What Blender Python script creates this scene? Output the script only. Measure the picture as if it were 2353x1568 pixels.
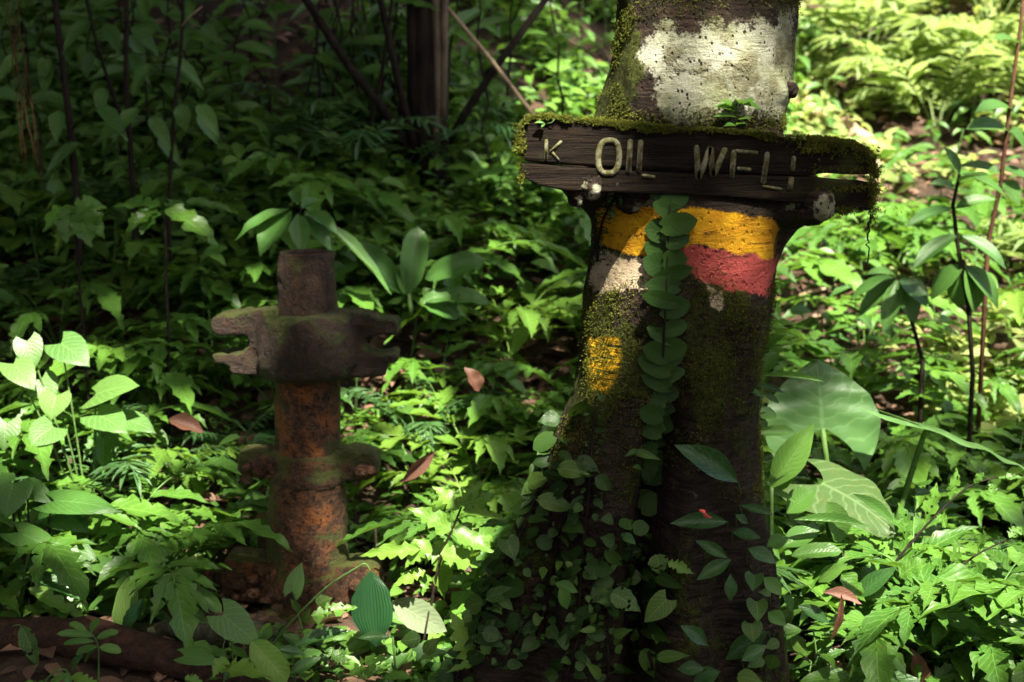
import bpy, math, random
import numpy as np
from mathutils import Vector, Matrix

for o in list(bpy.data.objects):
    bpy.data.objects.remove(o)
SC = bpy.context.scene
COL = SC.collection
rng = np.random.default_rng(7)
random.seed(7)
R = math.radians

# ---------------------------------------------------------------- camera
CAM = Vector((0.0, 0.0, 1.6))
PITCH = R(9.0)
FPX = 3268.0                      # focal length in photo pixels (2353 wide)
cd = bpy.data.cameras.new('camera')
cam = bpy.data.objects.new('camera', cd)
COL.objects.link(cam)
cam.location = CAM
cam.rotation_euler = (R(90) - PITCH, 0, 0)
cd.sensor_width = 36.0
cd.lens = 50.0
cd.clip_end = 500
cd.dof.use_dof = True
cd.dof.focus_distance = 3.65
cd.dof.aperture_fstop = 3.0
SC.camera = cam

# ---------------------------------------------------------------- light
SUN = Vector((0.15, -0.50, 0.85)).normalized()
SUN_EL = math.asin(SUN.z)
SUN_AZ = math.atan2(SUN.x, SUN.y)
w = bpy.data.worlds.new('World')
SC.world = w
w.use_nodes = True
nt = w.node_tree
nt.nodes.clear()
sky = nt.nodes.new('ShaderNodeTexSky')
sky.sky_type = 'NISHITA'
sky.sun_disc = False
sky.sun_elevation = SUN_EL
sky.sun_rotation = SUN_AZ
sky.dust_density = 5.0
sky.ozone_density = 0.3
sky.air_density = 0.7
bg = nt.nodes.new('ShaderNodeBackground')
bg.inputs[1].default_value = 0.088
wo = nt.nodes.new('ShaderNodeOutputWorld')
nt.links.new(sky.outputs[0], bg.inputs[0])
nt.links.new(bg.outputs[0], wo.inputs[0])
sd = bpy.data.lights.new('sun', 'SUN')
sd.energy = 5.0
sd.angle = R(0.9)
sd.color = (1.0, 0.94, 0.82)
so = bpy.data.objects.new('sun', sd)
so.rotation_euler = SUN.to_track_quat('Z', 'Y').to_euler()
so.location = (6, -4, 14)
COL.objects.link(so)
SC.view_settings.view_transform = 'Standard'
SC.view_settings.look = 'None'
SC.view_settings.exposure = 2.65
SC.view_settings.gamma = 1.0
SC.cycles.max_bounces = 7
SC.cycles.diffuse_bounces = 4
SC.cycles.transmission_bounces = 4
SC.cycles.transparent_max_bounces = 6
SC.cycles.sample_clamp_indirect = 6.0

# ---------------------------------------------------------------- helpers
FWD = np.array([0, math.cos(PITCH), -math.sin(PITCH)])
UPV = np.array([0, math.sin(PITCH), math.cos(PITCH)])
CAMN = np.array(CAM)


def P(px, py, Y):
    """point of the place at distance Y in front of the camera that the photo shows at px, py"""
    d = np.array([(px - 1176.5) / FPX, 0, 0]) + FWD - UPV * ((py - 784) / FPX)
    t = Y / d[1]
    return Vector(CAMN + d * t)


def proj(V):
    d = np.asarray(V) - CAMN
    f = d @ FWD
    return 1176.5 + FPX * d[..., 0] / f, 784 - FPX * (d @ UPV) / f


_NT = np.random.default_rng(3).random((64, 64, 64)).astype(np.float32)


def vnoise(p):
    p = np.asarray(p, dtype=np.float64)
    i = np.floor(p).astype(int)
    f = p - i
    f = f * f * (3 - 2 * f)
    r = 0
    for dx in (0, 1):
        for dy in (0, 1):
            for dz in (0, 1):
                wgt = (f[..., 0] if dx else 1 - f[..., 0]) * (f[..., 1] if dy else 1 - f[..., 1]) * (f[..., 2] if dz else 1 - f[..., 2])
                r = r + wgt * _NT[(i[..., 0] + dx) & 63, (i[..., 1] + dy) & 63, (i[..., 2] + dz) & 63]
    return r * 2 - 1


def fbm(p, o=3):
    p = np.asarray(p, dtype=np.float64)
    return sum(vnoise(p * 2 ** k + 17.3 * k) / 2 ** k for k in range(o))


def sstep(a, b, x):
    t = np.clip((x - a) / (b - a), 0, 1)
    return t * t * (3 - 2 * t)


def mesh_np(name, V, F, UV=None, attrs=None, smooth=True, mat=None):
    """V (n,3), F (m,4) quads or list of polygons, UV (n,2) per vertex"""
    me = bpy.data.meshes.new(name)
    V = np.asarray(V, dtype=np.float32)
    if isinstance(F, np.ndarray):
        k = F.shape[1]
        flat = F.astype(np.int32).ravel()
        starts = np.arange(0, len(flat), k, dtype=np.int32)
        tot = np.full(len(F), k, dtype=np.int32)
    else:
        flat = np.array([i for f in F for i in f], dtype=np.int32)
        tot = np.array([len(f) for f in F], dtype=np.int32)
        starts = np.concatenate([[0], np.cumsum(tot)[:-1]]).astype(np.int32)
    me.vertices.add(len(V))
    me.vertices.foreach_set('co', V.ravel())
    me.loops.add(len(flat))
    me.loops.foreach_set('vertex_index', flat)
    me.polygons.add(len(tot))
    me.polygons.foreach_set('loop_start', starts)
    me.polygons.foreach_set('loop_total', tot)
    if smooth:
        me.polygons.foreach_set('use_smooth', np.ones(len(tot), dtype=bool))
    if UV is not None:
        l = me.uv_layers.new(name='UVMap')
        l.data.foreach_set('uv', np.asarray(UV, dtype=np.float32)[flat].ravel())
    for an, av in (attrs or {}).items():
        a = me.attributes.new(an, 'FLOAT', 'POINT')
        a.data.foreach_set('value', np.asarray(av, dtype=np.float32))
    me.update(calc_edges=True)
    if mat:
        me.materials.append(mat)
    return me


def link(name, data, parent=None, loc=None):
    o = bpy.data.objects.new(name, data)
    COL.objects.link(o)
    if parent is not None:
        o.parent = parent
    if loc is not None:
        o.location = loc
    return o


def tag(o, label=None, cat=None, group=None, kind=None):
    if label:
        o['label'] = label
    if cat:
        o['category'] = cat
    if group:
        o['group'] = group
    if kind:
        o['kind'] = kind
    return o


def thing(name, label, cat, loc=(0, 0, 0), group=None):
    return tag(link(name, None, loc=loc), label, cat, group)


def tube(pts, rad, n=6, cap=True, jit=0.0):
    """tube along a polyline -> V, F(list)"""
    pts = [Vector(p) for p in pts]
    if not hasattr(rad, '__len__'):
        rad = [rad] * len(pts)
    V, F = [], []
    ref = None
    for i, p in enumerate(pts):
        t = (pts[min(i + 1, len(pts) - 1)] - pts[max(i - 1, 0)])
        t = t.normalized() if t.length > 1e-9 else Vector((0, 0, 1))
        if ref is None:
            ref = t.orthogonal().normalized()
        a = (ref - t * ref.dot(t)).normalized()
        ref = a
        b = t.cross(a)
        for k in range(n):
            ang = 2 * math.pi * k / n
            r = rad[i] * (1 + jit * (random.random() - .5))
            V.append(p + a * (r * math.cos(ang)) + b * (r * math.sin(ang)))
    for i in range(len(pts) - 1):
        for k in range(n):
            F.append((i * n + k, i * n + (k + 1) % n, (i + 1) * n + (k + 1) % n, (i + 1) * n + k))
    if cap:
        F.append(tuple(range(n))[::-1])
        F.append(tuple((len(pts) - 1) * n + k for k in range(n)))
    return V, F


class MB:
    def __init__(s):
        s.V, s.F = [], []

    def add(s, V, F):
        k = len(s.V)
        s.V += [tuple(v) for v in V]
        s.F += [tuple(i + k for i in f) for f in F]
        return s

    def tube(s, pts, rad, n=6, jit=0.0):
        return s.add(*tube(pts, rad, n, True, jit))

    def mesh(s, name, mat, smooth=True):
        return mesh_np(name, np.array(s.V), s.F, smooth=smooth, mat=mat)

    def build(s, name, mat, parent=None, off=(0, 0, 0), smooth=True):
        me = mesh_np(name, np.array(s.V) - np.array(off), s.F, smooth=smooth, mat=mat)
        return link(name, me, parent)


def curve(a, b, sag=0.0, n=8, wob=0.0, up=(0, 0, 1)):
    a, b = Vector(a), Vector(b)
    out = []
    for i in range(n + 1):
        t = i / n
        p = a.lerp(b, t) + Vector(up) * (sag * 4 * t * (1 - t))
        if 0 < i < n and wob:
            p += Vector((random.uniform(-wob, wob), random.uniform(-wob, wob), random.uniform(-wob, wob)))
        out.append(p)
    return out


# ---------------------------------------------------------------- materials
def nodes(name):
    m = bpy.data.materials.new(name)
    m.use_nodes = True
    t = m.node_tree
    t.nodes.clear()
    out = t.nodes.new('ShaderNodeOutputMaterial')
    return m, t, out


class NB:
    """tiny node-building helper"""
    def __init__(s, t):
        s.t = t

    def n(s, typ, **kw):
        x = s.t.nodes.new(typ)
        for k, v in kw.items():
            setattr(x, k, v)
        return x

    def put(s, sock, v):
        if isinstance(v, bpy.types.NodeSocket):
            s.t.links.new(v, sock)
        elif isinstance(v, (tuple, list)) and sock.type == 'RGBA' and len(v) == 3:
            sock.default_value = (*v, 1)
        else:
            sock.default_value = v

    def math(s, op, a, b=0.0, c=0.0, clamp=False):
        x = s.n('ShaderNodeMath', operation=op, use_clamp=clamp)
        s.put(x.inputs[0], a)
        s.put(x.inputs[1], b)
        s.put(x.inputs[2], c)
        return x.outputs[0]

    def mix(s, f, a, b, blend='MIX'):
        x = s.n('ShaderNodeMix', data_type='RGBA', blend_type=blend)
        s.put(x.inputs[0], f)
        s.put(x.inputs[6], a)
        s.put(x.inputs[7], b)
        return x.outputs[2]

    def ramp(s, f, lo, hi):
        x = s.n('ShaderNodeMapRange', interpolation_type='SMOOTHSTEP')
        s.put(x.inputs[0], f)
        x.inputs[1].default_value = lo
        x.inputs[2].default_value = hi
        return x.outputs[0]

    def noise(s, scale, detail=4, rough=.55, vec=None, dist=0.0):
        x = s.n('ShaderNodeTexNoise')
        x.inputs['Scale'].default_value = scale
        x.inputs['Detail'].default_value = detail
        x.inputs['Roughness'].default_value = rough
        x.inputs['Distortion'].default_value = dist
        if vec is not None:
            s.t.links.new(vec, x.inputs['Vector'])
        return x.outputs[0]

    def voro(s, scale, vec=None, feature='F1'):
        x = s.n('ShaderNodeTexVoronoi', feature=feature)
        x.inputs['Scale'].default_value = scale
        if vec is not None:
            s.t.links.new(vec, x.inputs['Vector'])
        return x

    def scaled(s, vec, sc):
        x = s.n('ShaderNodeMapping')
        s.t.links.new(vec, x.inputs[0])
        x.inputs['Scale'].default_value = sc
        return x.outputs[0]

    def bump(s, h, strength, dist=.01, normal=None):
        x = s.n('ShaderNodeBump')
        x.inputs['Strength'].default_value = strength
        x.inputs['Distance'].default_value = dist
        s.t.links.new(h, x.inputs['Height'])
        if normal is not None:
            s.t.links.new(normal, x.inputs['Normal'])
        return x.outputs[0]

    def obj(s):
        return s.n('ShaderNodeTexCoord').outputs['Object']

    def attr(s, name):
        x = s.n('ShaderNodeAttribute')
        x.attribute_name = name
        return x.outputs['Fac']

    def pbsdf(s, col, rough=.6, normal=None, spec=.5):
        x = s.n('ShaderNodeBsdfPrincipled')
        s.put(x.inputs['Base Color'], col)
        s.put(x.inputs['Roughness'], rough)
        x.inputs['Specular IOR Level'].default_value = spec
        if normal is not None:
            s.t.links.new(normal, x.inputs['Normal'])
        return x.outputs[0]


def leaf_mat(name, dark, light, trans=.35, tcol=None, rough=.38, veins=9, vein_ang=.55, vein=.35, src='object', spots=0.0, spotcol=(.12, .07, .02), radial=False, pleat=0, spec=.28, bstr=.10):
    m, t, out = nodes(name)
    b = NB(t)
    if src == 'object':
        rnd = b.n('ShaderNodeObjectInfo').outputs['Random']
    else:
        rnd = b.attr('tint')
    uv = b.n('ShaderNodeUVMap').outputs[0]
    sep = b.n('ShaderNodeSeparateXYZ')
    t.links.new(uv, sep.inputs[0])
    u, v = sep.outputs[0], sep.outputs[1]
    du = b.math('ABSOLUTE', b.math('SUBTRACT', u, .5))
    mid = b.math('SUBTRACT', 1.0, b.ramp(du, .006, .03))
    vn = b.noise(6.0, 2, .5, uv)
    ph = b.math('ADD', b.math('MULTIPLY', b.math('SUBTRACT', v, b.math('MULTIPLY', du, vein_ang)), float(veins)), b.math('MULTIPLY', vn, 1.1))
    fr = b.math('ABSOLUTE', b.math('SUBTRACT', b.math('FRACT', ph), .5))
    side = b.math('SUBTRACT', 1.0, b.ramp(fr, .0, .16))
    vm = b.math('MAXIMUM', mid, b.math('MULTIPLY', side, .8))
    hgt = b.math('SUBTRACT', b.math('MULTIPLY', fr, 1.2), b.math('MULTIPLY', mid, .6))
    if pleat:
        pl = b.math('ABSOLUTE', b.math('SUBTRACT', b.math('FRACT', b.math('MULTIPLY', u, float(pleat))), .5))
        vm = b.math('SUBTRACT', 1.0, b.ramp(pl, 0, .2))
        hgt = pl
    co = b.obj()
    ns = b.noise(9.0, 3, .6, co)
    fac = b.math('ADD', b.math('MULTIPLY', rnd, .75), b.math('MULTIPLY', ns, .45), clamp=True)
    fac = b.math('SUBTRACT', fac, .1, clamp=True)
    col = b.mix(fac, dark, light)
    lighter = tuple(min(1, c * 1.7 + .04) for c in light)
    col = b.mix(b.math('MULTIPLY', vm, vein), col, lighter)
    if spots:
        sv = b.noise(38.0, 3, .7, co)
        col = b.mix(b.math('MULTIPLY', b.ramp(sv, .62, .70), spots), col, spotcol)
    nrm = b.bump(hgt, bstr * 3.2, .0025)
    sh = b.pbsdf(col, b.math('ADD', b.math('MULTIPLY', ns, .25), rough - .12), nrm, spec)
    tr = b.n('ShaderNodeBsdfTranslucent')
    if tcol is None:
        tcol = (light[0] * 1.5 + .02, light[1] * 1.45 + .02, light[2] * .7)
    b.put(tr.inputs[0], b.mix(.45, col, tcol))
    ms = b.n('ShaderNodeMixShader')
    ms.inputs[0].default_value = trans
    t.links.new(sh, ms.inputs[1])
    t.links.new(tr.outputs[0], ms.inputs[2])
    t.links.new(ms.outputs[0], out.inputs[0])
    return m


def plain(name, col, col2=None, scale=20, rough=.8, bump=.4, bdist=.01, stretch=(1, 1, 1), spec=.12):
    m, t, out = nodes(name)
    b = NB(t)
    co = b.scaled(b.obj(), stretch)
    n1 = b.noise(scale, 5, .65, co)
    c = b.mix(b.ramp(n1, .32, .7), col, col2 or tuple(x * .5 for x in col))
    t.links.new(b.pbsdf(c, rough, b.bump(n1, bump, bdist), spec), out.inputs[0])
    return m


M = {}
M['fern'] = leaf_mat('fern_leaf', (0.0269, 0.0830, 0.0110), (0.0857, 0.1870, 0.0220), spots=.5, trans=.38, veins=8, rough=.36)
M['fern_yellow'] = leaf_mat('yellow_green_leaf', (0.0640, 0.1520, 0.0180), (0.1280, 0.2280, 0.0280), spots=.5, trans=.42, veins=8, rough=.4, bstr=.05)
M['herb'] = leaf_mat('herb_leaf', (0.0238, 0.0760, 0.0150), (0.0799, 0.1710, 0.0270), spots=.5, trans=.35, veins=8, rough=.38)
M['heart'] = leaf_mat('heart_leaf', (0.0467, 0.1159, 0.0270), (0.0986, 0.1881, 0.0380), spots=.5, trans=.35, veins=7, vein_ang=.9, rough=.40, vein=.3)
M['heart_dark'] = leaf_mat('dark_heart_leaf', (.022, .075, .012), (.055, .130, .022), trans=.3, veins=9, vein_ang=1.0, rough=.38, vein=.3, spots=.4)
M['glossy'] = leaf_mat('glossy_leaf', (.016, .050, .011), (.038, .092, .020), trans=.22, veins=10, vein_ang=.5, rough=.27, vein=.18)
M['glossy_light'] = leaf_mat('glossy_light_leaf', (0.0493, 0.1316, 0.0250), (0.0944, 0.1950, 0.0320), trans=.38, veins=11, vein_ang=.5, rough=.36, vein=.2, spots=.35)
M['shingle'] = leaf_mat('shingle_leaf', (0.0117, 0.0336, 0.0054), (0.0286, 0.0651, 0.0099), trans=.2, veins=6, vein_ang=.7, rough=.5, vein=.08, spec=.12, bstr=.05)
M['vine'] = leaf_mat('vine_leaf', (.018, .060, .011), (.070, .125, .018), spec=.2, spots=.6, trans=.3, veins=7, vein_ang=.8, rough=.34, vein=.55)
M['vine_dark'] = leaf_mat('dark_vine_leaf', (.007, .025, .004), (.028, .062, .008), trans=.2, veins=7, vein_ang=.8, rough=.42, vein=.3, spec=.2, spots=.5)
M['taro'] = leaf_mat('taro_leaf', (0.0467, 0.1144, 0.0304), (0.0680, 0.1452, 0.0399), trans=.38, veins=7, vein_ang=.75, rough=.42, vein=.3, bstr=.12, spec=.25, spots=.35)
M['taro_old'] = leaf_mat('old_taro_leaf', (0.0270, 0.0589, 0.0180), (0.0450, 0.0806, 0.0210), trans=.3, veins=7, vein_ang=.75, rough=.42, vein=.5, spots=.8, spotcol=(.20, .09, .015))
M['pleated'] = leaf_mat('pleated_leaf', (.12, .22, .05), (.16, .27, .06), trans=.4, pleat=11, rough=.45, vein=.3, bstr=.6)
M['pleated_dark'] = leaf_mat('dark_pleated_leaf', (.010, .045, .014), (.02, .065, .018), trans=.2, pleat=13, rough=.4, vein=.04, bstr=.3)
M['ginger'] = leaf_mat('ginger_leaf', (.030, .090, .016), (.066, .145, .028), trans=.3, veins=22, vein_ang=.6, rough=.36, vein=.15)
M['grey_leaf'] = leaf_mat('grey_green_leaf', (.09, .125, .06), (.13, .165, .085), trans=.3, veins=9, rough=.5, vein=.2)
M['palm'] = leaf_mat('sunlit_palm_leaf', (.12, .19, .06), (.22, .30, .11), trans=.55, veins=3, rough=.4, vein=.2)  # made paler and more translucent so the fronds look sunlit
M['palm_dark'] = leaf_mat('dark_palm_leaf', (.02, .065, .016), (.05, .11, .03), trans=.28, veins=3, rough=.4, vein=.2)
M['dead'] = leaf_mat('dead_leaf', (.045, .018, .009), (.11, .048, .026), trans=.15, tcol=(.25, .1, .03), veins=9, rough=.55, vein=.25)
M['pink_dead'] = leaf_mat('pinkish_dead_leaf', (0.1050, 0.0488, 0.0300), (0.1400, 0.0650, 0.0420), trans=.25, tcol=(.35, .18, .1), veins=9, rough=.55, vein=.2)
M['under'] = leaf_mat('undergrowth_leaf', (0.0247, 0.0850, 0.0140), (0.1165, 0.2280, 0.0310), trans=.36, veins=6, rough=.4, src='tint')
M['under_sunlit'] = leaf_mat('sunlit_undergrowth_leaf', (0.13, 0.20, 0.05), (0.32, 0.37, 0.13), trans=.5, veins=6, rough=.42, src='tint')  # sun brightness put into the leaf colour for the right slope
M['litter'] = leaf_mat('litter_leaf', (.028, .015, .008), (.20, .11, .065), trans=.08, tcol=(.2, .1, .04), veins=8, rough=.62, vein=.2, src='tint')
M['canopy'] = leaf_mat('canopy_leaf', (.018, .055, .011), (.045, .10, .016), trans=.22, veins=5, rough=.4, src='tint')
M['moss'] = leaf_mat('moss_blade', (.028, .034, .006), (.13, .145, .018), trans=.3, veins=1, rough=.8, vein=0, src='tint', spec=.1)
M['stem'] = plain('green_stem', (.07, .13, .03), (.04, .08, .02), 60, .5, .2, .003)
M['stem_dark'] = plain('dark_stem', (.020, .013, .009), (.007, .005, .004), 40, .7, .4, .004)
M['stem_red'] = plain('reddish_stem', (.09, .040, .022), (.04, .02, .012), 40, .7, .4, .004)
M['dry'] = plain('dry_stick', (.34, .25, .16), (.18, .12, .075), 30, .8, .4, .004, (1, 1, .2))
M['bark_dark'] = plain('dark_bark', (.020, .014, .010), (.005, .004, .003), 22, .85, .9, .02, (1, 1, .25))
M['bark_mid'] = plain('grey_bark', (.16, .12, .085), (.06, .045, .03), 18, .85, .9, .02, (1, 1, .3))


# ---------------------------------------------------------------- leaf shapes
PROF = {
    'ell': [(0, .02), (.08, .38), (.22, .78), (.42, 1), (.62, .92), (.8, .6), (.92, .25), (1, .0)],
    'lance': [(0, .03), (.12, .42), (.32, .88), (.48, 1), (.68, .8), (.86, .38), (.95, .12), (1, 0)],
    'ovate': [(0, .12), (.05, .5), (.16, .88), (.3, 1), (.48, .92), (.68, .62), (.84, .28), (.93, .09), (1, 0)],
    'heart': [(0, .62), (.07, .88), (.2, 1), (.4, .93), (.6, .7), (.78, .4), (.92, .13), (1, 0)],
    'round': [(0, .35), (.08, .72), (.25, .98), (.5, 1), (.72, .88), (.88, .55), (1, .06)],
    'oblong': [(0, .04), (.08, .42), (.22, .82), (.48, 1), (.74, .96), (.9, .66), (.97, .3), (1, 0)],
    'taro': [(0, .96), (.12, 1.0), (.3, .95), (.5, .78), (.7, .52), (.85, .28), (.95, .1), (1, 0)],
    'strap': [(0, .25), (.1, .7), (.3, 1), (.7, .85), (.9, .45), (1, 0)],
}


def leaf(prof, rows=8, cols=4, lobe=0.0, serr=0.0, nser=6, fold=.12, droop=.35, wave=0.0, nwave=2.5, curl=0.0, holes=0.0, seed=0, asym=0.0, tipcut=1.0):
    """unit leaf: base at origin, length 1 along +Y, half width .5 along X, face +Z"""
    rg = np.random.default_rng(seed + 100)
    ts = np.linspace(0, tipcut, rows + 1)
    prx, pry = zip(*PROF[prof])
    V, UV, F = [], [], []
    wob = rg.normal(0, 1, (2, 8))
    py = pz = 0.0
    lt = 0.0
    for i, t in enumerate(ts):
        a = droop * t
        py += (t - lt) * math.cos(a)
        pz -= (t - lt) * math.sin(a)
        lt = t
        for j in range(cols + 1):
            s = -1 + 2 * j / cols
            wv = .5 * float(np.interp(t, prx, pry))
            if serr:
                k = 0 if s < 0 else 1
                fr = (t * nser + (.25 if k else 0)) % 1.0
                tooth = fr if fr < .72 else (1 - fr) / .28 * .72
                wv *= 1 - serr * (1 - tooth / .72) * (1 + .5 * wob[k][int(t * 7.9)]) * min(1, (abs(s)))
            wv *= 1 + asym * s
            x = s * wv
            y = py - lobe * abs(s) ** 1.3 * (1 - t) ** 4
            if lobe > .3:
                x *= 1 - .34 * abs(s) * (1 - t) ** 7
            if serr:
                y += .05 * abs(s) * serr
            z = pz + fold * abs(x) * 2 * (.5 if t > .8 else 1) + wave * abs(s) * math.sin(t * nwave * 6.283 + (1.2 if s > 0 else 0) + seed) - curl * s * s * .25
            V.append((x, y, z))
            UV.append((j / cols, t))
    for i in range(rows):
        for j in range(cols):
            if holes and 0 < i < rows - 1 and rg.random() < holes:
                continue
            q = i * (cols + 1) + j
            F.append((q, q + 1, q + cols + 2, q + cols + 1))
    return np.array(V), np.array(F), np.array(UV)


def leaf_me(name, mat, *a, **k):
    V, F, UV = leaf(*a, **k)
    return mesh_np(name, V, F, UV, mat=mat)


def frame_mat(base, tip, facing, width, roll=0.0, zs=None):
    """matrix that lays a unit leaf from base to tip, its face turned to 'facing'"""
    y = Vector(tip) - Vector(base)
    L = y.length
    y.normalize()
    z = Vector(facing) - y * Vector(facing).dot(y)
    if z.length < 1e-5:
        z = y.orthogonal()
    z.normalize()
    x = y.cross(z)
    if roll:
        q = Matrix.Rotation(roll, 3, y)
        x, z = q @ x, q @ z
    m = Matrix.Identity(4)
    zz = zs or (L + width) / 2
    for i in range(3):
        m[i][0] = x[i] * width
        m[i][1] = y[i] * L
        m[i][2] = z[i] * zz
        m[i][3] = base[i]
    return m


def merge(parts):
    """parts: list of (template, matrices (n,4,4), tints (n,)) -> V,F,UV,tint"""
    Vs, Fs, Us, Ts = [], [], [], []
    k = 0
    for (V, F, UV), Ms, tn in parts:
        n = len(Ms)
        if n == 0:
            continue
        Ms = np.asarray(Ms)
        W = np.einsum('nij,vj->nvi', Ms[:, :3, :3], V) + Ms[:, None, :3, 3]
        m = len(V)
        Vs.append(W.reshape(-1, 3))
        Fs.append((F[None] + (np.arange(n) * m)[:, None, None] + k).reshape(-1, 4))
        Us.append(np.tile(UV, (n, 1)))
        Ts.append(np.repeat(np.asarray(tn), m))
        k += n * m
    return np.concatenate(Vs), np.concatenate(Fs), np.concatenate(Us), np.concatenate(Ts)


def rand_mats(pos, size, width, rg, tilt=.6, face=None, az=None):
    """leaf matrices at pos (n,3); leaves point outwards at random azimuth with random tilt"""
    n = len(pos)
    az = rg.uniform(0, 2 * math.pi, n) if az is None else az
    el = rg.normal(0.1, tilt, n)
    y = np.stack([np.cos(az) * np.cos(el), np.sin(az) * np.cos(el), np.sin(el)], 1)
    up = np.array([0, 0, 1.0]) + rg.normal(0, .35, (n, 3))
    if face is not None:
        up = up + face
    z = up - y * (up * y).sum(1, keepdims=True)
    z /= np.linalg.norm(z, axis=1, keepdims=True) + 1e-9
    x = np.cross(y, z)
    m = np.zeros((n, 4, 4))
    m[:, :3, 0] = x * (size * width)[:, None]
    m[:, :3, 1] = y * size[:, None]
    m[:, :3, 2] = z * (size * .7)[:, None]
    m[:, :3, 3] = pos
    m[:, 3, 3] = 1
    return m


# ================================================================= GROUND
WELL_X = P(707, 784, 4.36).x
WELL_Y = 4.36
TREE_X = P(1590, 784, 3.62).x
TREE_Y = 3.62


def height(x, y):
    x = np.asarray(x, dtype=np.float64)
    y = np.asarray(y, dtype=np.float64)
    k = sstep(-1.2, 1.4, x)
    y0 = 5.0 + .1 * k
    sl = .60 * (1 - k) + .36 * k
    d = y - y0
    d = .5 * (d + np.sqrt(d * d + .5))
    z = sl * d
    z = z + (.30 + .75 * (1 - k)) * np.maximum(0, y - 10.5) + .25 * np.maximum(0, y - 14)  # upper slope steepened to block sky light from behind
    z = z + .75 * np.maximum(0, -x - 4.2) * sstep(0, 5, y)  # left bank raised to block low sky light
    z = z - .12 * np.exp(-((x - 1.2) / 1.5) ** 2 - ((y - 5.2) / .8) ** 2)
    q = np.stack([x, y, np.zeros_like(x)], -1)
    z = z + .10 * fbm(q * .8, 3) * sstep(3.5, 6.5, y) + .03 * fbm(q * 3.1 + 5, 2)
    return z - .03


def make_ground():
    xs = np.concatenate([np.linspace(-60, -9, 22)[:-1], np.linspace(-9, 9, 200), np.linspace(9, 60, 22)[1:]])
    ys = np.concatenate([np.linspace(-40, 1, 22)[:-1], np.linspace(1, 14, 170), np.linspace(14, 70, 30)[1:]])
    X, Y = np.meshgrid(xs, ys)
    Z = height(X, Y)
    nx, ny = len(xs), len(ys)
    V = np.stack([X, Y, Z], -1).reshape(-1, 3)
    i = np.arange(nx * ny).reshape(ny, nx)
    F = np.stack([i[:-1, :-1], i[:-1, 1:], i[1:, 1:], i[1:, :-1]], -1).reshape(-1, 4)
    m, t, out = nodes('forest_soil')
    b = NB(t)
    co = b.obj()
    n1 = b.noise(3.0, 6, .65, co)
    n2 = b.noise(24, 5, .7, co)
    c = b.mix(b.ramp(n1, .35, .65), (.016, .010, .006), (.050, .030, .018))
    c = b.mix(b.ramp(n2, .52, .72), c, (.085, .052, .032))
    t.links.new(b.pbsdf(c, .9, b.bump(n2, .8, .03), .2), out.inputs[0])
    o = link('ground', mesh_np('ground', V, F, mat=m))
    tag(o, 'dark brown forest floor rising into a hillside', kind='structure')


make_ground()


_hx = np.linspace(-14, 14, 281)
_hy = np.linspace(0, 32, 321)
_HG = height(*np.meshgrid(_hx, _hy))


def hfast(x, y):
    fx = np.clip((x + 14) / 28 * 280, 0, 279.999)
    fy = np.clip(y / 32 * 320, 0, 319.999)
    i, j = fx.astype(int), fy.astype(int)
    a, b = fx - i, fy - j
    return (_HG[j, i] * (1 - a) + _HG[j, i + 1] * a) * (1 - b) + (_HG[j + 1, i] * (1 - a) + _HG[j + 1, i + 1] * a) * b


def hit(px, py, lo=2.6, hi=30):
    """where the photo's rays meet the ground (vectorised)"""
    px, py = np.atleast_1d(px).astype(float), np.atleast_1d(py).astype(float)
    d = np.stack([(px - 1176.5) / FPX, 0 * px, 0 * px], -1) + FWD - UPV * ((py - 784) / FPX)[:, None]
    d = d / d[:, 1:2]
    ys = np.concatenate([np.arange(lo, 12, .03), np.arange(12, hi, .15)])
    res = np.full((len(px), 3), np.nan)
    done = np.zeros(len(px), bool)
    for yy in ys:
        p = CAMN + d * yy
        below = (p[:, 2] < hfast(p[:, 0], np.full(len(p), yy))) & ~done
        res[below] = p[below]
        done |= below
    return res[done], done


# ================================================================= PAINTED TREE
OUT = [(-420, 1470, 1770), (-200, 1448, 1800), (-60, 1430, 1812), (0, 1420, 1818), (60, 1412, 1815), (120, 1403, 1811), (200, 1388, 1808), (250, 1376, 1806), (290, 1364, 1804),
       (330, 1345, 1810), (380, 1312, 1860), (430, 1296, 1902), (452, 1312, 1906), (475, 1338, 1896), (495, 1356, 1868), (520, 1364, 1830), (560, 1365, 1803), (600, 1360, 1789),
       (650, 1353, 1776), (700, 1345, 1766), (750, 1340, 1757), (800, 1333, 1750), (850, 1324, 1747), (900, 1310, 1744), (950, 1292, 1741), (1000, 1270, 1740), (1050, 1245, 1741),
       (1100, 1235, 1745), (1150, 1212, 1752), (1200, 1188, 1758), (1250, 1164, 1765), (1300, 1138, 1774), (1350, 1112, 1784), (1400, 1088, 1792), (1450, 1066, 1800), (1500, 1044, 1808),
       (1560, 1020, 1815), (1640, 1000, 1822)]


def poly_sd(px, py, poly):
    """signed distance to a polygon in photo pixels, negative inside"""
    P2 = np.stack([px, py], -1)
    d2 = np.full(px.shape, 1e18)
    ins = np.zeros(px.shape, bool)
    n = len(poly)
    for i in range(n):
        a, c = np.array(poly[i], float), np.array(poly[(i + 1) % n], float)
        e, q = c - a, P2 - a
        t = np.clip((q @ e) / (e @ e), 0, 1)
        d2 = np.minimum(d2, ((q - t[..., None] * e) ** 2).sum(-1))
        cond = ((a[1] <= py) & (c[1] > py)) | ((c[1] <= py) & (a[1] > py))
        xi = a[0] + (py - a[1]) / (e[1] if abs(e[1]) > 1e-9 else 1e-9) * e[0]
        ins ^= cond & (px < xi)
    return np.sqrt(d2) * np.where(ins, -1, 1)


def z1(pts):
    return [(1129.4 + .4 * a, .4 * c) for a, c in pts]


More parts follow.
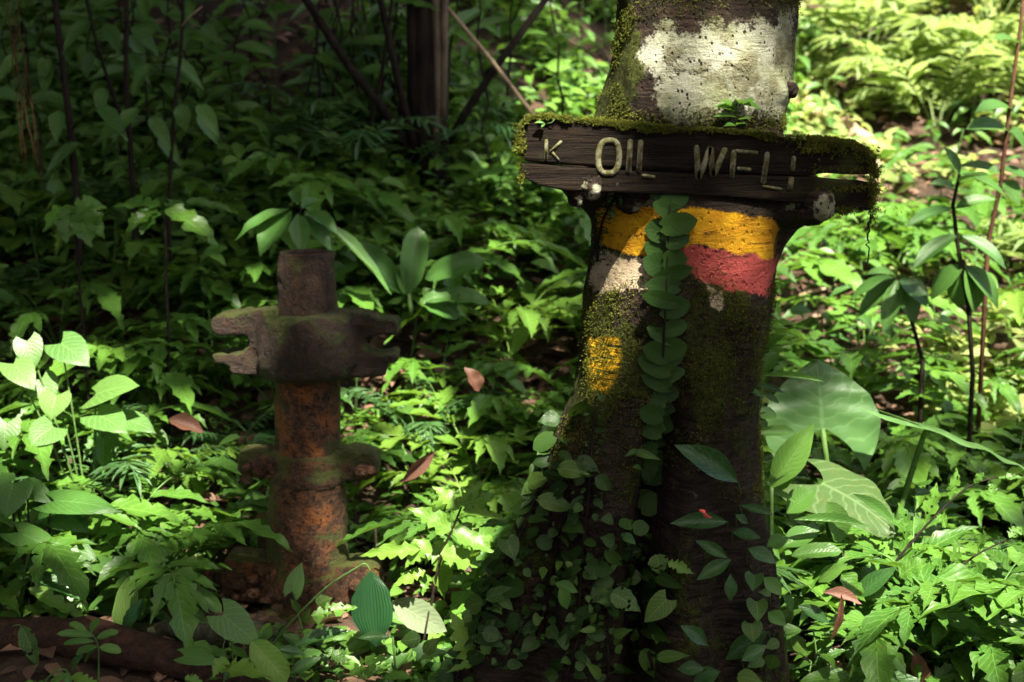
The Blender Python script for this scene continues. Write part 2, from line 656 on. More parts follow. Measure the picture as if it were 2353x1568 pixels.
def z2(pts):
    return [(1129.4 + .4 * a, 564.7 + .4 * c) for a, c in pts]


YEL = [(1368, 484), (1430, 474), (1489, 472), (1545, 488), (1593, 476), (1669, 486), (1730, 497), (1775, 500), (1792, 520), (1783, 560), (1778, 594), (1755, 598), (1735, 580), (1690, 588), (1669, 576), (1620, 566),
       (1589, 562), (1560, 575), (1520, 600), (1493, 588), (1433, 586), (1409, 572), (1374, 560)]
RED = [(1488, 598), (1520, 596), (1589, 560), (1669, 572), (1700, 585), (1735, 578), (1755, 596), (1786, 588), (1776, 640), (1764, 680), (1715, 676), (1669, 673), (1629, 650), (1589, 630), (1540, 650), (1490, 636)]
CRM = [(1369, 575), (1409, 578), (1436, 592), (1497, 596), (1500, 660), (1455, 662), (1420, 672), (1365, 670), (1353, 650), (1362, 610)]
CRM2 = [(1621, 652), (1665, 668), (1660, 712), (1634, 705)]
YEL2 = [(1349, 779), (1385, 775), (1424, 777), (1427, 830), (1415, 865), (1396, 905), (1360, 895), (1350, 870), (1344, 830)]
WHI = z1([(820, 340), (850, 270), (930, 200), (1010, 150), (1060, 200), (1200, 215), (1225, 150), (1300, 120), (1340, 180), (1420, 135), (1500, 160), (1530, 110), (1600, 150), (1650, 165), (1660, 90), (1730, 60),
          (1720, 300), (1705, 470), (1690, 690), (1600, 640), (1400, 690), (1250, 700), (1050, 690), (960, 600), (945, 450), (880, 380)])
WHI2 = [(1400, 440), (1440, 412), (1490, 415), (1508, 470), (1400, 478)]
WHI3 = [(1625, 455), (1680, 430), (1720, 455), (1790, 462), (1850, 445), (1895, 440), (1900, 480), (1800, 492), (1700, 484), (1620, 476)]


def make_trunk():
    na, nv = 220, 330
    oy = np.array([o[0] for o in OUT], float)
    pys = np.concatenate([np.linspace(-420, 0, 40)[:-1], np.linspace(0, 1640, nv - 39)])
    lx = np.interp(pys, oy, [o[1] for o in OUT])
    rx = np.interp(pys, oy, [o[2] for o in OUT])
    V = []
    for py, l, r in zip(pys, lx, rx):
        a, c = P(l, py, TREE_Y), P(r, py, TREE_Y)
        cx, hw, z = (a.x + c.x) / 2, (c.x - a.x) / 2, (a.z + c.z) / 2
        V.append((cx, hw, z))
    V = np.array(V)
    ph = np.linspace(0, 2 * math.pi, na, endpoint=False)
    cs, sn = np.cos(ph), np.sin(ph)
    hb = np.minimum(V[:, 1] * .92, .245)
    hb = np.interp(pys, [250, 300, 400, 470, 900, 1000], [.235, .215, .22, .262, .262, .25]) * np.minimum(1, V[:, 1] * .95 / .22)
    X = V[:, 0:1] + V[:, 1:2] * np.sign(cs) * np.abs(cs) ** .92
    Y = TREE_Y + hb[:, None] * np.sign(sn) * np.abs(sn) ** .88
    Z = np.repeat(V[:, 2:3], na, 1)
    # deep groove between the two buttresses, and secondary folds
    gx, gy = proj(np.stack([X, Y, Z], -1))
    front = (sn < 0)[None]
    low = sstep(760, 1180, gy)
    gc = np.interp(gy, [700, 900, 1100, 1300, 1600], [1540, 1530, 1500, 1475, 1450])
    Y = Y + front * (.24 * low * np.exp(-((gx - gc - 18) / 42) ** 2))
    gc2 = np.interp(gy, [900, 1600], [1375, 1215])
    Y = Y + front * (.07 * sstep(950, 1300, gy) * np.exp(-((gx - gc2) / 50) ** 2))
    gc3 = np.interp(gy, [900, 1600], [1630, 1670])
    Y = Y + front * (.04 * sstep(950, 1300, gy) * np.exp(-((gx - gc3) / 45) ** 2))
    # callus swellings that grip the board
    for (cx, cy, r, amp) in ((1358, 424, 36, .05), (1882, 474, 42, .06), (1325, 440, 30, .03), (1836, 486, 40, .03),
                             (1808, 212, 26, .03), (1700, 140, 60, .02), (1580, 510, 80, .012), (1500, 690, 60, .02), (1700, 720, 70, .02)):
        d = np.hypot(gx - cx, gy - cy)
        Y = Y - front * amp * np.exp(-(d / r) ** 2)
    q = np.stack([X, Y, Z], -1)
    n = fbm(q * np.array([7, 7, 4.0]), 4) * .014 + fbm(q * np.array([16, 16, 60.0]), 2) * .0012
    fold = fbm(q * np.array([9, 9, 1.2]), 3) * .02 * sstep(900, 1300, gy)
    X = X + cs[None] * (n + fold)
    Y = Y + sn[None] * (n + fold)
    q = np.stack([X, Y, Z], -1)
    i = np.arange(len(pys) * na).reshape(len(pys), na)
    j = np.roll(i, -1, 1)
    F = np.stack([i[:-1], i[1:], j[1:], j[:-1]], -1).reshape(-1, 4)
    Vv = q.reshape(-1, 3)
    gx, gy = proj(Vv)
    fr = np.repeat(front, len(pys), 0).reshape(-1)
    back = np.where(fr, 0, 200.0)
    at = {}
    for nm, polys in (('sd_yellow', [YEL]), ('sd_streak', [YEL2]), ('sd_red', [RED]), ('sd_cream', [CRM, CRM2]), ('sd_white', [WHI, WHI2])):
        at[nm] = np.minimum.reduce([poly_sd(gx, gy, p) for p in polys]) + back
    # moss grows on the flank away from the sun, on the old callus and over the foot
    nn = fbm(Vv * 4.0, 3)
    ms = .75 - .9 * sstep(1420, 1500, gx) * (gy < 300) + .5 * nn
    ms = np.where(gy >= 300, .25 + .6 * nn + .25 * sstep(640, 760, gy) - .20 * sstep(900, 1100, gy), ms)
    at['moss_amount'] = ms
    at['px'] = gx
    m, t, out = nodes('painted_bark')
    b = NB(t)
    co = b.obj()
    fine = b.noise(75, 6, .78, co)
    midn = b.noise(14, 5, .65, co)
    big = b.noise(4.5, 4, .6, co)
    hor = b.noise(10, 5, .7, b.scaled(co, (1, 1, 7)), 1.2)
    rag = b.math('MULTIPLY', b.math('SUBTRACT', b.math('ADD', midn, fine), 1.0), 26.0)
    rag2 = b.math('MULTIPLY', b.math('SUBTRACT', b.math('ADD', b.math('MULTIPLY', big, 1.3), fine), 1.15), 95.0)
    bark = b.mix(b.ramp(hor, .38, .66), (.012, .008, .006), (.060, .040, .027))
    bark = b.mix(b.math('MULTIPLY', b.ramp(midn, .45, .62), .7), bark, (.016, .013, .007))
    bark = b.mix(b.math('MULTIPLY', b.ramp(big, .56, .7), .4), bark, (.050, .022, .015))
    lich = b.ramp(b.noise(26, 5, .7, co), .66, .72)
    bark = b.mix(b.math('MULTIPLY', lich, .7), bark, (.20, .19, .12))
    mossc = b.mix(b.ramp(fine, .35, .7), (.012, .016, .003), (.070, .080, .012))
    mo = b.ramp(b.math('ADD', b.attr('moss_amount'), b.math('MULTIPLY', b.math('SUBTRACT', midn, .5), 1.6)), .42, .60)
    col = b.mix(mo, bark, mossc)
    # pale lichen bark
    whi = b.math('SUBTRACT', 1.0, b.ramp(b.math('ADD', b.attr('sd_white'), rag2), -6, 9))
    wc = b.mix(b.ramp(big, .35, .62), (.22, .235, .12), (.42, .42, .32))
    wc = b.mix(b.math('MULTIPLY', b.ramp(midn, .46, .62), .85), wc, (.13, .12, .06))
    vo = b.voro(85, b.scaled(co, (1, 1, .6)))
    pore = b.math('MULTIPLY', b.math('SUBTRACT', 1.0, b.ramp(vo.outputs['Distance'], .12, .30)), b.ramp(b.noise(11, 4, .65, co), .42, .52))
    wc = b.mix(pore, wc, (.035, .028, .012))
    wc = b.mix(b.math('MULTIPLY', b.ramp(hor, .60, .70), .45), wc, (.12, .11, .06))
    col = b.mix(whi, col, wc)
    wear = b.ramp(b.math('ADD', b.math('MULTIPLY', hor, .65), b.math('MULTIPLY', fine, .35)), .54, .62)

    def paint(col, attr, pc, pc2, ragamt, wearamt):
        sdv = b.math('ADD', b.attr(attr), b.math('MULTIPLY', rag, ragamt))
        f = b.math('SUBTRACT', 1.0, b.ramp(sdv, -4, 3))
        f = b.math('MULTIPLY', f, b.math('SUBTRACT', 1.0, b.math('MULTIPLY', wear, wearamt)))
        return b.mix(f, col, b.mix(b.ramp(midn, .38, .62), pc, pc2)), f
    col, f1 = paint(col, 'sd_cream', (.62, .50, .33), (.46, .35, .22), 1.6, 1.0)
    col, f2 = paint(col, 'sd_red', (.46, .085, .070), (.34, .060, .050), 1.5, .8)
    col, f3 = paint(col, 'sd_yellow', (.74, .40, .012), (.55, .25, .010), .8, .75)
    streak = b.math('SUBTRACT', 1.0, b.ramp(b.math('ADD', b.attr('sd_streak'), b.math('MULTIPLY', rag, .8)), -8, 6))
    streak = b.math('MULTIPLY', streak, b.math('SUBTRACT', 1.0, b.ramp(b.noise(13, 5, .75, b.scaled(co, (1, 1, 10))), .50, .57)))
    col = b.mix(streak, col, (.66, .36, .012))
    hh = b.math('ADD', b.math('ADD', b.math('MULTIPLY', hor, .3), b.math('ADD', b.math('MULTIPLY', fine, .55), b.math('MULTIPLY', midn, .5))), b.math('MULTIPLY', mo, .25))
    hh = b.math('SUBTRACT', hh, b.math('MULTIPLY', pore, .5))
    paintf = b.math('MAXIMUM', f1, b.math('MAXIMUM', f2, f3))
    ro = b.math('SUBTRACT', .88, b.math('MULTIPLY', paintf, .28))
    t.links.new(b.pbsdf(col, ro, b.bump(hh, 1.0, .035), .12), out.inputs[0])
    root = thing('painted_tree', 'thick pale-barked tree trunk painted yellow, red and cream, gripping the carved sign', 'tree', (TREE_X, TREE_Y, 0))
    off = np.array([TREE_X, TREE_Y, 0])
    tr = link('trunk', mesh_np('trunk', Vv - off, F, attrs=at, mat=m), root)
    return root, tr, Vv.reshape(len(pys), na, 3), gx.reshape(len(pys), na), gy.reshape(len(pys), na), front[0]


TREE, TRUNK, TV, TGX, TGY, TFRONT = make_trunk()
_fv = TV[:, TFRONT].reshape(-1, 3)
_fx, _fy = proj(_fv)


def on_trunk(px, py, lift=.008):
    """point on the visible face of the trunk"""
    d = (_fx - px) ** 2 + (_fy - py) ** 2
    k = np.argsort(d)[:6]
    y = _fv[k][:, 1].min()
    return P(px, py, y - lift)


def knot(px, py, rpx, dy, seed):
    import bmesh
    bm = bmesh.new()
    bmesh.ops.create_icosphere(bm, subdivisions=4, radius=1.0)
    c = P(px, py, TREE_Y - .27 + dy)
    r = rpx * 3.35 / FPX
    co = np.array([v.co[:] for v in bm.verts])
    V = co * (1 + .16 * fbm(co * 1.6 + seed, 3) + .05 * fbm(co * 6 + seed, 2))[:, None] * np.array([r, r * 1.2, r * 1.05]) + np.array(c)
    F = [[v.index for v in f.verts] for f in bm.faces]
    bm.free()
    n = len(V)
    at = {k: np.full(n, 200.0) for k in ('sd_yellow', 'sd_streak', 'sd_red', 'sd_cream')}
    at['sd_white'] = 17 + 40 * fbm(V * 26 + seed, 3)
    at['moss_amount'] = np.full(n, .25)
    link('knot', mesh_np('knot', V - np.array([TREE_X, TREE_Y, 0]), F, attrs=at, mat=TRUNK.data.materials[0]), TREE)


for _k in ((1358, 426, 34, .03, 1), (1455, 442, 46, .075, 2), (1668, 452, 52, .082, 3), (1884, 470, 38, .015, 4), (1862, 486, 34, .03, 9), (1735, 462, 44, .09, 5), (1330, 450, 26, .04, 6), (1550, 450, 46, .10, 7), (1812, 206, 22, .16, 8), (1795, 478, 40, .07, 10)):
    knot(*_k)


def trunk_moss():
    rg = np.random.default_rng(15)
    fv = TV[:, TFRONT]
    gx, gy = TGX[:, TFRONT], TGY[:, TFRONT]
    dens = np.zeros(gx.shape)
    nn = fbm(fv * 9.0, 3)
    dens += (gy < 300) * (sstep(1500, 1400, gx) * .9 + sstep(230, 290, gy) * .8 + sstep(60, 0, gy) * .35)
    dens += (gy > 640) * (gy < 1150) * .45
    dens += (gy > 560) * .25 * sstep(1400, 1360, gx)
    dens = np.clip(dens * (nn > -.1) * (.6 + nn), 0, 1)
    for (cx, cy, r) in ((1600, 690, 60), (1700, 700, 50), (1560, 760, 60), (1640, 830, 60), (1420, 700, 40)):
        dens = np.maximum(dens, .8 * np.exp(-((gx - cx) ** 2 + (gy - cy) ** 2) / r ** 2) * (nn > -.25))
    area = np.ones(gx.shape)
    p = (dens * area * (gy > -60) * (gy < 1500)).ravel()
    idx = rg.choice(len(p), 22000, p=p / p.sum())
    P3 = fv.reshape(-1, 3)
    pos = P3[idx] + rg.normal(0, .005, (len(idx), 3)) * np.array([1, .3, 1])
    out = pos - np.array([TREE_X, TREE_Y + .05, 0])
    out[:, 2] = 0
    out /= np.linalg.norm(out, axis=1, keepdims=True)
    tpl = leaf('lance', 2, 1, fold=.2, droop=.8)
    allm, tn = [], []
    bt = .35 + .35 * fbm(pos * 18, 2)
    for k in range(2):
        y = out + rg.normal(0, .6, pos.shape) + np.array([0, 0, -.2])
        y /= np.linalg.norm(y, axis=1, keepdims=True)
        z = np.cross(y, rg.normal(0, 1, pos.shape))
        z /= np.linalg.norm(z, axis=1, keepdims=True)
        x = np.cross(y, z)
        sc = rg.uniform(.003, .0075, len(pos))
        m = np.zeros((len(pos), 4, 4))
        m[:, :3, 0] = x * (sc * .5)[:, None]
        m[:, :3, 1] = y * sc[:, None]
        m[:, :3, 2] = z * sc[:, None]
        m[:, :3, 3] = pos - out * .002
        m[:, 3, 3] = 1
        allm.append(m)
        tn.append(np.clip(bt + rg.normal(0, .15, len(pos)), 0, 1))
    V, F, UV, T = merge([(tpl, np.concatenate(allm), np.concatenate(tn))])
    o = link('moss', mesh_np('trunk_moss', V - np.array([TREE_X, TREE_Y, 0]), F, UV, {'tint': T}, mat=M['moss']), TREE)
    o['kind'] = 'stuff'


trunk_moss()


# ================================================================= CANOPY TREES (unseen, crowns shaped to place sun and shade)
def spots():  # places to be sunlit through gaps cut in the crowns
    S = []
    def s(px, py, Y, r, p=1.0):
        S.append((np.array(P(px, py, Y)), r, p))
    s(100, 860, 4.9, .30, .85); s(250, 950, 4.7, .28, .9); s(430, 1010, 4.6, .26, .9); s(330, 1090, 4.5, .18, .8); s(60, 1000, 4.6, .18, .7)
    s(900, 850, 5.3, .28, .85); s(1080, 900, 5.0, .30, .9); s(1020, 820, 5.6, .28, .85); s(1150, 1000, 4.6, .16, .7)
    s(1020, 1230, 3.95, .30, 1); s(1080, 1130, 4.0, .26, 1); s(950, 1290, 3.92, .16, 1); s(930, 1270, 4.1, .14, .9); s(1180, 1120, 4.1, .15, .9)
    s(1600, 130, 3.4, .16, .8); s(1740, 160, 3.4, .16, .85); s(1650, 230, 3.4, .1, .7); s(1500, 110, 3.4, .08, .9); s(1790, 150, 3.45, .10, .9)
    s(1420, 535, 3.35, .13, 1); s(1470, 515, 3.35, .10, 1); s(1650, 600, 3.4, .10, .95); s(1740, 550, 3.36, .09, 1); s(1440, 630, 3.4, .10, .9); s(1740, 640, 3.4, .06, .9); s(1600, 510, 3.38, .05, .9)
    
    s(1385, 820, 3.4, .04, .9)
    s(1850, 1050, 3.6, .10, .9); s(1960, 1180, 4.0, .15, .8); s(1900, 930, 4.3, .16, .9); s(1980, 1030, 4.25, .12, .9)
    s(2100, 1250, 4.1, .30, .85); s(2270, 1180, 4.4, .35, .9); s(2250, 1400, 3.9, .30, .8); s(1950, 1320, 3.9, .2, .8); s(2050, 1450, 3.8, .2, .7); s(2380, 1300, 4.1, .3, .8)
    s(2200, 950, 5.2, .5, .8); s(2000, 750, 6.3, .7, .9); s(2300, 750, 6.5, .8, .9); s(2150, 550, 7.6, 1.1, 1); s(1900, 600, 7, .6, .9)
    s(2000, 350, 9, 1.4, 1); s(2250, 300, 9.5, 1.6, 1); s(2050, 100, 10.5, 1.8, 1); s(2350, 80, 11, 1.8, 1); s(1880, 150, 10.5, .8, 1)
    s(1250, 330, 8.5, .30, .7); s(1180, 470, 7.2, .3, .75); s(1250, 600, 6.2, .3, .7); s(1130, 600, 6.4, .25, .7); s(1300, 120, 10, .5, .6)
    s(290, 1400, 4.0, .06, .9); s(620, 1510, 3.7, .05, .9); s(140, 1380, 4.1, .08, .8)
    s(680, 500, 5.5, .14, .5); s(450, 500, 5.6, .12, .4); s(1040, 620, 5.9, .12, .5)
    s(748, 640, 4.26, .03, 1); s(762, 1085, 4.25, .02, 1); s(745, 930, 4.26, .015, 1); s(560, 1300, 4.25, .02, 1); s(740, 1290, 4.25, .03, 1); s(840, 740, 4.25, .015, 1)
    q = random.Random(12)
    for _ in range(46):
        px, py = q.uniform(-50, 1280), q.uniform(20, 640)
        hp, ok = hit(np.array([px]), np.array([py]))
        if len(hp):
            S.append((hp[0] + np.array([0, 0, .15]), q.uniform(-.13, -.04), .95))
    return S


SPOTS = spots()
SHADE = [(P(707, y, 4.28), .24) for y in range(580, 1420, 80)] + [(P(x, y, 4.28), .15) for x in (530, 610, 800, 880) for y in (700, 780, 860, 1060, 1310)]  # points to darken with leaves added toward the sun
SHADE += [(P(x, y, 3.33), .075) for x in range(1215, 2010, 45) for y in (345, 405)]
SHADE += [(P(x, y, 3.35), .10) for x in (1300, 1400, 1500, 1600, 1700) for y in range(740, 1560, 100)] + [(P(x, y, 3.4), .10) for x in (1150, 1220) for y in range(1150, 1560, 100)]
SHADE += [(P(2100, 970, 4.2), .10)] + [(P(x, y, 3.8), .12) for x in range(-60, 520, 90) for y in (1470, 1545)]
SN = np.array(SUN)


def shade_keep(pos, rg):  # drops crown leaves on the sun lines of the spots
    keep = ~((np.hypot((pos[:, 0] - .7) / 2.0, (pos[:, 1] - 4.4) / 1.7) < 1) & (rg.random(len(pos)) < .85))  # opening cut overhead to let sky light in
    for c, r, p in SPOTS:
        q = pos - c
        along = q @ SN
        d = np.linalg.norm(q - along[:, None] * SN, axis=1)
        keep &= ~((d < r + .14) & (along > 0) & (rg.random(len(pos)) < p))
    return keep


CAN_LEAF = [leaf('ell', 2, 2, fold=.15, droop=.4), leaf('ovate', 2, 2, fold=.1, droop=.6)]


def crown(name, parent, base, cx, cy, cz, rad, rz, nclump, nleaf, rg, size=.26, mat='canopy', gaps=True, low=None):
    cl = rg.normal(0, 1, (nclump, 3))
    cl /= np.linalg.norm(cl, axis=1, keepdims=True)
    cl *= rg.random((nclump, 1)) ** .45
    cl = cl * np.array([rad, rad, rz]) + np.array([cx, cy, cz])
    idx = rg.integers(0, nclump, nleaf)
    pos = cl[idx] + rg.normal(0, 1, (nleaf, 3)) * np.array([.55, .55, .35]) * rad / 4
    if gaps:
        pos = pos[shade_keep(pos, rg)]
    sz = rg.uniform(.7, 1.3, len(pos)) * size
    ms = rand_mats(pos, sz, np.full(len(pos), .45), rg, .5)
    h = len(pos) // 2
    tn = rg.random(len(pos))
    V, F, UV, T = merge([(CAN_LEAF[0], ms[:h], tn[:h]), (CAN_LEAF[1], ms[h:], tn[h:])])
    c = link('crown', mesh_np(name + '_crown', V - np.array(base), F, UV, {'tint': T}, mat=M[mat]), parent)
    c['kind'] = 'stuff'
    return cl


def branches(parent, base, start, cl, r0, mat, rg, n=9):
    for c in cl[rg.permutation(len(cl))[:n]]:
        s = Vector(start) + Vector((0, 0, rg.uniform(-1.2, .2)))
        mb = MB()
        mb.tube(curve(s, c, .3, 7, .06), list(np.linspace(r0, r0 * .2, 8)), 6)
        mb.build('branch', M[mat], parent, base)


def forest_tree(name, label, x, y, r, top, rad, rz, seed, nleaf=9000, mat='bark_mid', group=None, size=.34, cdx=0, cdy=0):
    rg = np.random.default_rng(seed)
    z0 = float(height(x, y)) - .1
    root = thing(name, label, 'tree', (x, y, z0), group)
    mb = MB()
    n = 14
    pts = [Vector((x + .08 * math.sin(i * 1.3 + seed), y + .08 * math.cos(i * 1.7 + seed), z0 + (top - z0) * i / n)) for i in range(n + 1)]
    rr = [r * (1.55 if i == 0 else 1.2 if i == 1 else 1 - .5 * i / n) for i in range(n + 1)]
    mb.tube(pts, rr, 14)
    mb.build('trunk', M[mat], root, (x, y, z0))
    cl = crown(name, root, (x, y, z0), x + cdx, y + cdy, top + .3, rad, rz, 34, nleaf, rg, size)
    branches(root, (x, y, z0), pts[-1], cl, r * .4, mat, rg)
    return root


_rg = np.random.default_rng(21)
_cl = crown('painted_tree', TREE, (TREE_X, TREE_Y, 0), TREE_X + 2.2, TREE_Y - 2.6, 8.6, 3.6, 1.6, 40, 9500, _rg, .33)  # unseen crown shifted off the trunk to block the sun
_bl = []
_bs = []
for _c, _r in SHADE:
    _n = int((7 if _r in (.24, .15) else 34) * (_r / .12) ** 2 * (2.2 if _r == .075 else 1))
    _bs += [_r == .075] * _n
    _tt = _rg.uniform(6.6, 8.6, _n)
    _bl.append(np.array(_c) + SN * _tt[:, None] + _rg.normal(0, _r * .75, (_n, 3)))
_bl = np.concatenate(_bl)
_bs = np.array(_bs)
_k = np.ones(len(_bl), bool)
for _c, _r, _p in SPOTS:
    _q = _bl - _c
    _d = np.linalg.norm(_q - (_q @ SN)[:, None] * SN, axis=1)
    _k &= ~(_d < np.where(_bs, _r * .82, _r + .05))
_bl = _bl[_k]
_ms = rand_mats(_bl, _rg.uniform(.12, .2, len(_bl)) * np.where(_bs[_k], .65, 1), np.full(len(_bl), .5), _rg, .5)
_bV, _bF, _bU, _bT = merge([(CAN_LEAF[0], _ms, _rg.random(len(_bl)))])
_o = link('added_shade_leaves', mesh_np('added_shade_leaves', _bV - np.array([TREE_X, TREE_Y, 0]), _bF, _bU, {'tint': _bT}, mat=M['canopy']), TREE)  # unseen leaves added along sun lines to shade well, sign and trunk foot
_o['kind'] = 'stuff'
_t = P(1620, -420, TREE_Y)
_up = MB()
_up.tube([Vector((_t.x, TREE_Y, _t.z - .12)), Vector((_t.x + .02, TREE_Y, 3.6)), Vector((_t.x + .1, TREE_Y - .1, 5.5)), Vector((_t.x + .2, TREE_Y - .2, 7.6))], [.165, .16, .14, .11], 16)
_up.build('upper_trunk', M['bark_mid'], TREE, (TREE_X, TREE_Y, 0))
branches(TREE, (TREE_X, TREE_Y, 0), (_t.x + .2, TREE_Y - .2, 7.6), _cl, .07, 'bark_mid', _rg)

forest_tree('forest_tree', 'tall forest tree left of the picture, crown shading the wellhead', -4.6, 2.2, .22, 9.0, 4.2, 1.7, 31)
forest_tree('forest_tree', 'tall forest tree left behind the viewpoint', -3.0, -3.0, .24, 9.5, 4.4, 1.8, 32)
forest_tree('forest_tree', 'tall forest tree right behind the viewpoint', 3.2, -3.6, .24, 9.2, 4.4, 1.8, 33)
forest_tree('forest_tree', 'tall forest tree high on the dark hillside', -6.6, 8.2, .2, 11.5, 4.4, 1.8, 34)
forest_tree('forest_tree', 'tall forest tree right of the picture, crown dappling the ferns', 6.4, -1.6, .2, 8.8, 3.2, 1.4, 35, 4200, cdx=-1.6, cdy=3.2)
forest_tree('forest_tree', 'tall forest tree behind the crest of the hillside', -2.6, 13.5, .22, 13.5, 4.6, 2.0, 36)
forest_tree('forest_tree', 'tall forest tree on the crest behind the dark stump clump', 1.6, 14.5, .22, 13, 4.2, 1.8, 37)

for _x, _y, _top, _rz, _lb in ((-6.0, -6.5, 5.0, 3.6, 'unseen bushy tree added well behind the viewpoint, left, to block sky'), (0.3, -8.0, 5.0, 3.6, 'unseen bushy tree added straight behind the viewpoint to block sky'), (6.6, -7.0, 5.0, 3.6, 'unseen bushy tree added well behind the viewpoint, right, to block sky'),
                               (-8.8, -.6, 5.0, 3.6, 'unseen bushy tree added far left of the viewpoint to block sky'), (-10.0, 5.5, 7.0, 3.6, 'unseen bushy tree added far left on the slope to block sky'), (9.6, 1.0, 4.6, 3.2, 'unseen bushy tree added far right of the viewpoint to block sky')):
    forest_tree('sky_screen_tree', _lb, _x, _y, .18, _top, 3.8, _rz, int(_x * 10 + 200), 7500)  # unseen ring of trees added to block low sky light

# ================================================================= SIGN
SY = 3.350            # front face of the board


def sign_material():
    m, t, out = nodes('rotten_board')
    b = NB(t)
    co = b.obj()
    g = b.noise(12, 6, .7, b.scaled(co, (.35, 1, 6)))
    n2 = b.noise(30, 5, .7, co)
    big = b.noise(5, 4, .6, co)
    c = b.mix(b.ramp(g, .35, .7), (.005, .0035, .0025), (.015, .010, .006))
    c = b.mix(b.math('MULTIPLY', b.ramp(big, .55, .68), .6), c, (.035, .042, .010))
    c = b.mix(b.math('MULTIPLY', b.ramp(n2, .66, .74), .5), c, (.20, .17, .10))
    t.links.new(b.pbsdf(c, .85, b.bump(b.math('ADD', g, b.math('MULTIPLY', n2, .4)), .9, .012), .08), out.inputs[0])
    return m


M['board'] = sign_material()


def letter_material():
    m, t, out = nodes('weathered_letter_paint')
    b = NB(t)
    co = b.obj()
    n2 = b.noise(70, 4, .7, co)
    n1 = b.noise(16, 4, .6, co)
    c = b.mix(b.ramp(n1, .35, .7), (.14, .135, .085), (.08, .08, .042))
    c = b.mix(b.ramp(n2, .47, .53), c, (.06, .055, .02))
    t.links.new(b.pbsdf(c, .8, b.bump(n2, .5, .004), .1), out.inputs[0])
    return m


M['letter'] = letter_material()


def plank(poly, y0, y1, nx=90, seed=0):
    """rough board: front outline given by top and bottom edges in photo px"""
    top, bot = poly
    xs = np.linspace(top[0][0], top[-1][0], nx)
    ty = np.interp(xs, [p[0] for p in top], [p[1] for p in top])
    by = np.interp(xs, [p[0] for p in bot], [p[1] for p in bot])
    rg = np.random.default_rng(seed)
    ns = 8
    ring = []
    rows = []
    for i, x in enumerate(xs):
        a, c = P(x, ty[i], y0), P(x, by[i], y0)
        q = []
        edge = min(i, nx - 1 - i)
        sh = 1 if edge > 2 else (.86, .94, .98)[edge]
        mid = (a.z + c.z) / 2
        for k in range(ns + 1):
            q.append((a.x, y0, mid + (a.z - mid) * sh + (c.z - a.z) * sh * k / ns))
        d = (y1 - y0)
        for k in range(1, 4):
            q.append((a.x, y0 + d * k / 3, q[ns][2]))
        for k in range(1, ns + 1):
            q.append((a.x, y1, q[ns][2] + (q[0][2] - q[ns][2]) * k / ns))
        for k in range(1, 3):
            q.append((a.x, y1 - d * k / 3, q[0][2]))
        rows.append(q)
    V = np.array(rows)
    m = V.shape[1]
    n = fbm(V * np.array([6, 30, 30.0]) + seed, 3) * .0018 + fbm(V * np.array([18, 60, 60.0]) + seed, 2) * .0008
    cen = V.mean(1, keepdims=True)
    dirn = V - cen
    dirn[..., 0] = 0
    dirn /= np.linalg.norm(dirn, axis=2, keepdims=True) + 1e-9
    V = V + dirn * n[..., None]
    idx = np.arange(nx * m).reshape(nx, m)
    j = np.roll(idx, -1, 1)
    F = [tuple(f) for f in np.stack([idx[:-1], j[:-1], j[1:], idx[1:]], -1).reshape(-1, 4)]
    F.append(tuple(idx[0][::-1]))
    F.append(tuple(idx[-1]))
    return V.reshape(-1, 3), F


TOPE = [(1192, 300), (1204, 278), (1222, 270), (1300, 274), (1380, 281), (1460, 290), (1560, 298), (1680, 306), (1800, 316), (1900, 324), (1960, 332), (1995, 348), (2012, 366)]
BOTE = [(1192, 358), (1210, 372), (1300, 380), (1420, 388), (1560, 394), (1700, 400), (1860, 404), (1885, 399), (1900, 398), (1960, 402), (2012, 402)]
LTOP = [(1196, 374), (1260, 379), (1300, 383), (1420, 391), (1560, 397), (1700, 402), (1860, 407), (1885, 408), (1900, 411), (1960, 416), (2008, 417)]
LBOT = [(1196, 408), (1240, 426), (1300, 440), (1420, 444), (1560, 448), (1700, 456), (1860, 470), (1900, 484), (1960, 482), (2008, 486)]


